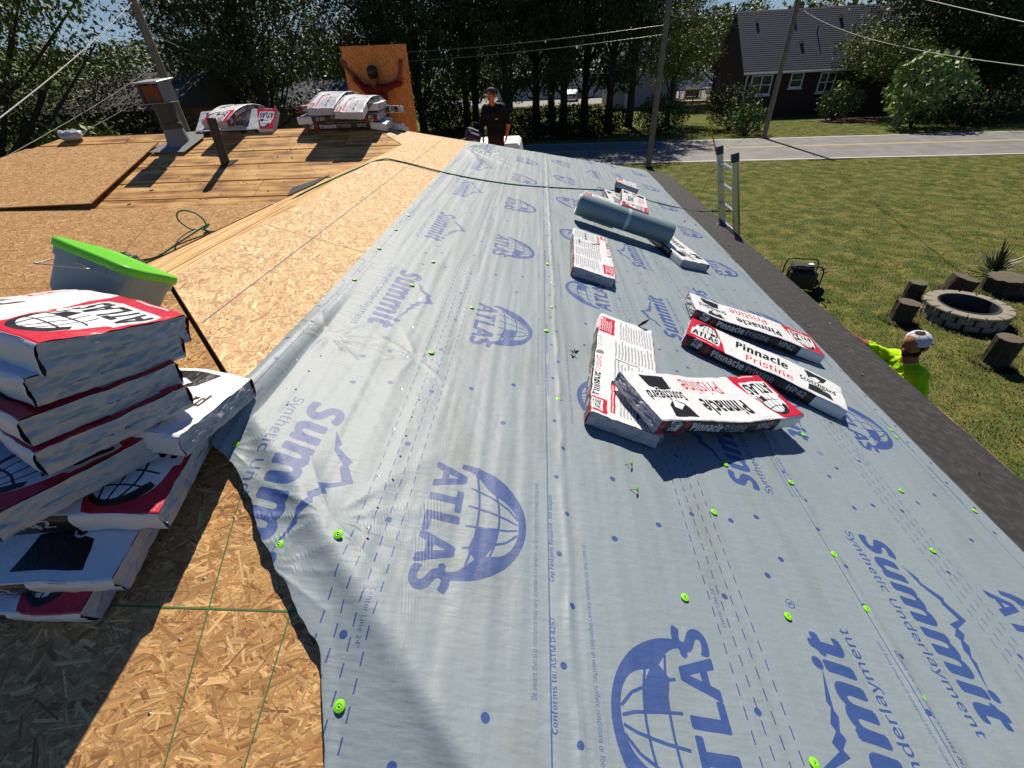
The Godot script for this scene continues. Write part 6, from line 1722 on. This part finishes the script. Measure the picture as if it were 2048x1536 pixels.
	m = MB.new(); m.bx(Vector3(0.06, 1.18, 0.142), Vector3(0.055, 0.02, 0.004), 0.001); put("shirt_logo", m, mat(Color8(150, 150, 150), 0.7), o)

	# worker at the eave in a bright shirt
	o = thing("person", "bearded person in a bright yellow green shirt and white cap reaching on to the eave", "person", Vector3(3.43, 0.84, -3.66))
	m = MB.new(); m.coloured = true
	var hv := lin(176, 226, 20); skin = lin(158, 104, 76); var beard := lin(34, 26, 22); jean = lin(40, 50, 70)
	b = [[Vector3(-0.02, 0.06, -0.10), Vector3(0.0, 0.44, -0.11), 0.052, 0.064, jean], [Vector3(0.0, 0.44, -0.11), Vector3(0.02, 0.84, -0.09), 0.068, 0.092, jean], [Vector3(-0.02, 0.06, 0.10), Vector3(0.0, 0.44, 0.11), 0.052, 0.064, jean], [Vector3(0.0, 0.44, 0.11), Vector3(0.02, 0.84, 0.09), 0.068, 0.092, jean],
		[Vector3(-0.01, 0.035, -0.10), Vector3(-0.17, 0.03, -0.11), 0.042, 0.034, beard], [Vector3(-0.01, 0.035, 0.10), Vector3(-0.17, 0.03, 0.11), 0.042, 0.034, beard],
		[Vector3(0.02, 0.90, -0.07), Vector3(0.02, 0.90, 0.07), 0.122, 0.122, jean], [Vector3(0.01, 1.06, -0.06), Vector3(0.01, 1.06, 0.06), 0.13, 0.13, hv], [Vector3(-0.01, 1.20, -0.09), Vector3(-0.01, 1.20, 0.09), 0.13, 0.13, hv], [Vector3(-0.02, 1.32, -0.15), Vector3(-0.02, 1.32, 0.15), 0.08, 0.08, hv], [Vector3(-0.02, 1.36, 0), Vector3(-0.04, 1.44, 0), 0.064, 0.056, skin],
		[Vector3(-0.03, 1.31, -0.18), Vector3(-0.23, 1.37, -0.26), 0.070, 0.060, hv], [Vector3(-0.23, 1.37, -0.26), Vector3(-0.27, 1.385, -0.275), 0.052, 0.046, skin], [Vector3(-0.27, 1.385, -0.275), Vector3(-0.44, 1.50, -0.36), 0.045, 0.031, skin],
		[Vector3(-0.03, 1.31, 0.18), Vector3(0.0, 1.12, 0.28), 0.070, 0.062, hv], [Vector3(0.0, 1.12, 0.28), Vector3(-0.03, 1.09, 0.28), 0.05, 0.046, skin], [Vector3(-0.03, 1.09, 0.28), Vector3(-0.24, 1.28, 0.20), 0.044, 0.031, skin]]
	flesh(m, b, 0.012, 0.045); crease(m, hv, 0.014, 9); crease(m, jean, 0.012, 10)
	hand(m, Vector3(-0.44, 1.50, -0.36), Vector3(-0.8, 0.35, -0.4), Vector3(-0.2, -1, 0), 0.45, skin, 1.0)
	hand(m, Vector3(-0.24, 1.28, 0.20), Vector3(-1, 0.5, -0.2), Vector3(-0.2, -1, 0), 0.5, skin, -1.0)
	hx = head(m, Vector3(-0.04, 1.43, 0.0), Vector3(-0.12, 1, 0), Vector3(-0.95, 0.02, 0.25), skin, beard, beard)
	put("body", m, bm, o)
	m = MB.new()
	m.lathe(hx * Transform3D(Basis(), Vector3(0, 0.158, 0.014)), [Vector2(0.0965, 0.0), Vector2(0.0985, 0.02), Vector2(0.095, 0.052), Vector2(0.068, 0.085), Vector2(0.03, 0.099), Vector2(0.001, 0.102)], 24)
	m.prism(PackedVector2Array([Vector2(-0.07, 0.02), Vector2(-0.06, 0.075), Vector2(-0.03, 0.098), Vector2(0.03, 0.098), Vector2(0.06, 0.075), Vector2(0.07, 0.02)]), hx * Transform3D(Basis(Vector3(1, 0, 0), Vector3(0, -0.45, 1).normalized(), Vector3(0, 1, 0.45).normalized()), Vector3(0, 0.152, 0.066)), 0.004)
	put("cap", m, mat(Color8(196, 196, 204), 0.85), o)
	m = MB.new()
	for k in 6:
		var a := TAU * k / 6.0
		m.tube([hx * Vector3(cos(a) * 0.098, 0.18, 0.014 + sin(a) * 0.098), hx * Vector3(cos(a) * 0.093, 0.216, 0.014 + sin(a) * 0.093), hx * Vector3(cos(a) * 0.066, 0.246, 0.014 + sin(a) * 0.066), hx * Vector3(0, 0.261, 0.014)], 0.0022, 5)
	m.ball(hx * Transform3D(Basis().scaled(Vector3(0.008, 0.006, 0.008)), Vector3(0, 0.262, 0.014)), 8, 5)
	put("cap_seams", m, mat(Color8(150, 150, 160), 0.85), o)
	m = MB.new()
	m.grid(10, 5, func(i: int, j: int) -> Array:
		var a := -PI / 2 + (i / 10.0 - 0.5) * 0.95
		var f := j / 5.0
		return [hx * Vector3(cos(a) * (0.1005 - 0.012 * f * f), 0.176 + 0.042 * f * sqrt(maxf(0.0, 1.0 - pow(i / 5.0 - 1.0, 2.0))), 0.014 + sin(a) * (0.1005 - 0.012 * f * f)), Vector2.ZERO])
	put("cap_opening", m, mat(Color8(150, 100, 84), 0.7), o)
	m = MB.new()
	m.tube([hx * Vector3(-0.06, 0.170, -0.064), hx * Vector3(-0.03, 0.170, -0.082), hx * Vector3(0.0, 0.170, -0.088), hx * Vector3(0.03, 0.170, -0.082), hx * Vector3(0.06, 0.170, -0.064)], 0.006, 6)
	put("cap_strap", m, mat(Color8(210, 210, 214), 0.8), o)
	# the low platform the worker stands on
	var st := thing("step_platform", "low aluminium work platform under the worker at the eave", "platform", Vector3(3.44, 0, -3.66))
	m = MB.new(); m.bx(Vector3(0, 0.82, 0), Vector3(0.46, 0.04, 1.2), 0.005); put("deck", m, M.alu, st)
	for x in [-0.2, 0.2]:
		for zz in [-0.55, 0.55]: m = MB.new(); m.bar(Vector3(x * 1.3, 0, zz * 1.1), Vector3(x, 0.81, zz), 0.05, 0.03); put("leg", m, M.alu, st)

	# gear beyond the ridge: hoist rack and blue bag
	var gy := fy + 0.16
	var rk := thing("hoist_rack", "grey metal rack lying on the far slope beyond the ridge", "rack", Vector3(-1.62, gy, -10.9))
	m = MB.new()
	var fr := Basis(Vector3(0, 0, 1), 0.25) * Basis(Vector3(1, 0, 0), 0.5)
	for k in 9: m = MB.new(); m.box(Transform3D(fr, fr * Vector3(-0.36 + k * 0.09, 0.62, 0)), Vector3(0.012, 0.012, 0.5), 0.002); put("bar", m, M.alu, rk)
	for k in 4: m = MB.new(); m.box(Transform3D(fr, fr * Vector3(0, 0.632, -0.24 + k * 0.16)), Vector3(0.8, 0.014, 0.016), 0.002); put("cross_bar", m, M.alu, rk)
	for q in [[-0.36, -0.22], [0.36, -0.22], [-0.36, 0.22], [0.36, 0.22]]: m = MB.new(); m.bar(fr * Vector3(q[0], 0.62, q[1]), Vector3(q[0], -0.16, q[1] + 0.1), 0.025, 0.025); put("leg", m, M.alu, rk)
	var bg := thing("tool_bag", "dark blue tool bag with white lettering on the rack beside the worker in black", "bag", Vector3(-1.45, gy + 0.66, -10.82))
	var tb := Basis(Vector3(0, 0, 1), -0.35) * Basis(Vector3(1, 0, 0), -0.5)
	m = MB.new(); m.box(Transform3D(tb, Vector3(0, 0.08, 0)), Vector3(0.34, 0.24, 0.16), 0.04); put("bag_body", m, mat(Color8(30, 38, 66), 0.7), bg)
	m = MB.new(); m.box(Transform3D(tb, tb * Vector3(0.03, 0.01, 0.082) + Vector3(0, 0.08, 0)), Vector3(0.18, 0.035, 0.004), 0.001); m.prism(PackedVector2Array([Vector2(-0.12, 0.03), Vector2(-0.07, 0.03), Vector2(-0.095, 0.075)]), Transform3D(tb, tb * Vector3(0, 0, 0.081) + Vector3(0, 0.08, 0)), 0.003); put("print", m, M.white, bg)
	m = MB.new(); m.tube(rope_path([tb * Vector3(-0.12, 0.12, 0) + Vector3(0, 0.08, 0), tb * Vector3(-0.08, 0.24, 0) + Vector3(0, 0.08, 0), tb * Vector3(0.08, 0.24, 0) + Vector3(0, 0.08, 0), tb * Vector3(0.12, 0.12, 0) + Vector3(0, 0.08, 0)], 5), 0.012, 6); put("handle", m, M.rubber, bg)

const CAPS := [
	[-0.66, 2.17, "pale cap nail at the film's upper edge, level with the large mountain print"], [-0.65, 1.77, "pale cap nail where the film's upper edge starts to curl, creases running to it"], [-0.15, 1.69, "cap nail on the dashed centre line with fan creases, above the second globe print"],
	[-0.03, 2.22, "cap nail between dashed centre line and the second nearest globe print"], [-0.38, 2.29, "cap nail on the lettering of the second nearest upright mountain print"], [-0.34, 2.68, "cap nail between two mountain prints near the top course's upper side"],
	[-0.67, 3.03, "third cap nail along the film's upper edge beyond the curl"], [-0.67, 2.65, "second cap nail along the film's upper edge beyond the curl"], [-0.67, 3.38, "fourth cap nail along the film's upper edge beyond the curl"],
	[0.40, 2.19, "cap nail on the first seam, level with the second globe"], [0.44, 2.51, "cap nail on the first seam left of the face down bundle's far end"], [0.45, 2.90, "cap nail on the first seam beyond the face down bundle"], [0.42, 3.22, "cap nail on the first seam left of the bundle below the roll"],
	[0.45, 1.59, "cap nail on the first seam just left of the face down bundle's near end"], [0.74, 1.27, "cap nail standing proud below the face down bundle", true], [0.74, 1.14, "cap nail tipped on its side on open film, its shank showing", true],
	[1.22, 1.43, "cap nail below the crosswise bundle beside an upside down mountain print"], [1.06, 1.13, "cap nail on the middle course's dashed line"], [0.83, 0.75, "large near cap nail between the inverted globe print and the dashed line"],
	[1.19, 0.76, "near cap nail beside the last letter of the inverted mountain print"], [1.54, 1.42, "farthest cap nail of the row on the second seam"], [1.54, 1.06, "cap nail on the second seam where it is stained brown"], [1.54, 0.85, "cap nail on the second seam with a shadowed centre"], [1.55, 0.59, "nearest cap nail of the row on the second seam"],
	[1.07, 0.38, "cap nail cut by the bottom edge of the view"], [2.23, 1.57, "cap nail on the lowest course below the long slanting bundle's end"], [2.11, 1.21, "cap nail on the lowest course's dashed line"], [2.60, 2.15, "dark green cap nail near the eave below the slanting bundle"], [2.59, 2.08, "cap nail close to the dark green one near the eave"], [2.65, 1.56, "cap nail at the film's lower edge beside the eave strip"], [1.83, 1.84, "cap nail just below the crosswise bundle's red end"],
	["S", -0.95, 0.79, "cap nail at the torn corner of the film near the leaning stack"], ["S", -0.70, 1.09, "cap nail on the cut off mountain print at the torn edge"], ["S", -0.545, 1.06, "pale cap nail on the crease over the hip, folds radiating from it"], ["S", -0.44, 1.43, "nearest cap nail at the bottom of the torn edge, over a blue dot"]]

func _ready() -> void:
	var cam := Camera3D.new()
	cam.name = "camera"
	add_child(cam)
	cam.transform = Transform3D(Basis(Vector3(0.99780517, -0.03989679, -0.05284966), Vector3(0.00159055, 0.81232478, -0.58320316), Vector3(0.06619902, 0.58183907, 0.81060532)).orthonormalized(), Vector3(0, CY, 0))
	cam.fov = 81.62; cam.near = 0.05; cam.far = 600.0
	cam.make_current()
	var env := Environment.new()
	env.background_mode = Environment.BG_SKY
	var sky := Sky.new()
	var sm := ProceduralSkyMaterial.new()
	sm.sky_top_color = Color8(36, 86, 160); sm.sky_horizon_color = Color8(196, 228, 250); sm.sky_curve = 0.17
	sm.ground_horizon_color = Color8(150, 160, 150); sm.ground_bottom_color = Color8(70, 72, 56)
	sky.sky_material = sm
	env.sky = sky
	env.background_energy_multiplier = 0.46
	env.tonemap_mode = Environment.TONE_MAPPER_LINEAR
	env.tonemap_exposure = 1.36
	env.sdfgi_enabled = true; env.ssao_enabled = true; env.ssil_enabled = true
	var we := WorldEnvironment.new(); we.name = "world"; we.environment = env; add_child(we)
	var sun := DirectionalLight3D.new()
	sun.name = "sun"
	var el := deg_to_rad(50.0); var az := deg_to_rad(-1.0)
	var to := Vector3(sin(az) * cos(el), sin(el), -cos(az) * cos(el))
	sun.transform = Transform3D(Basis.looking_at(-to, Vector3(0, 0, 1)), Vector3(0, 30, 0))
	sun.light_energy = 1.6; sun.light_color = Color(1.0, 0.955, 0.88); sun.light_angular_distance = 0.5; sun.shadow_enabled = true
	add_child(sun)
	make_materials()
	M.osb_raised = M.osb.duplicate(); M.osb_raised.albedo_color = Color8(232, 196, 150)
	var t := Time.get_ticks_msec()
	build_ground()
	build_house()
	build_film()
	build_bundles()
	build_roof_things()
	print("roof ", Time.get_ticks_msec() - t); t = Time.get_ticks_msec()
	build_yard()
	build_trees()
	print("yard ", Time.get_ticks_msec() - t); t = Time.get_ticks_msec()
	build_people()
	print("people ", Time.get_ticks_msec() - t)
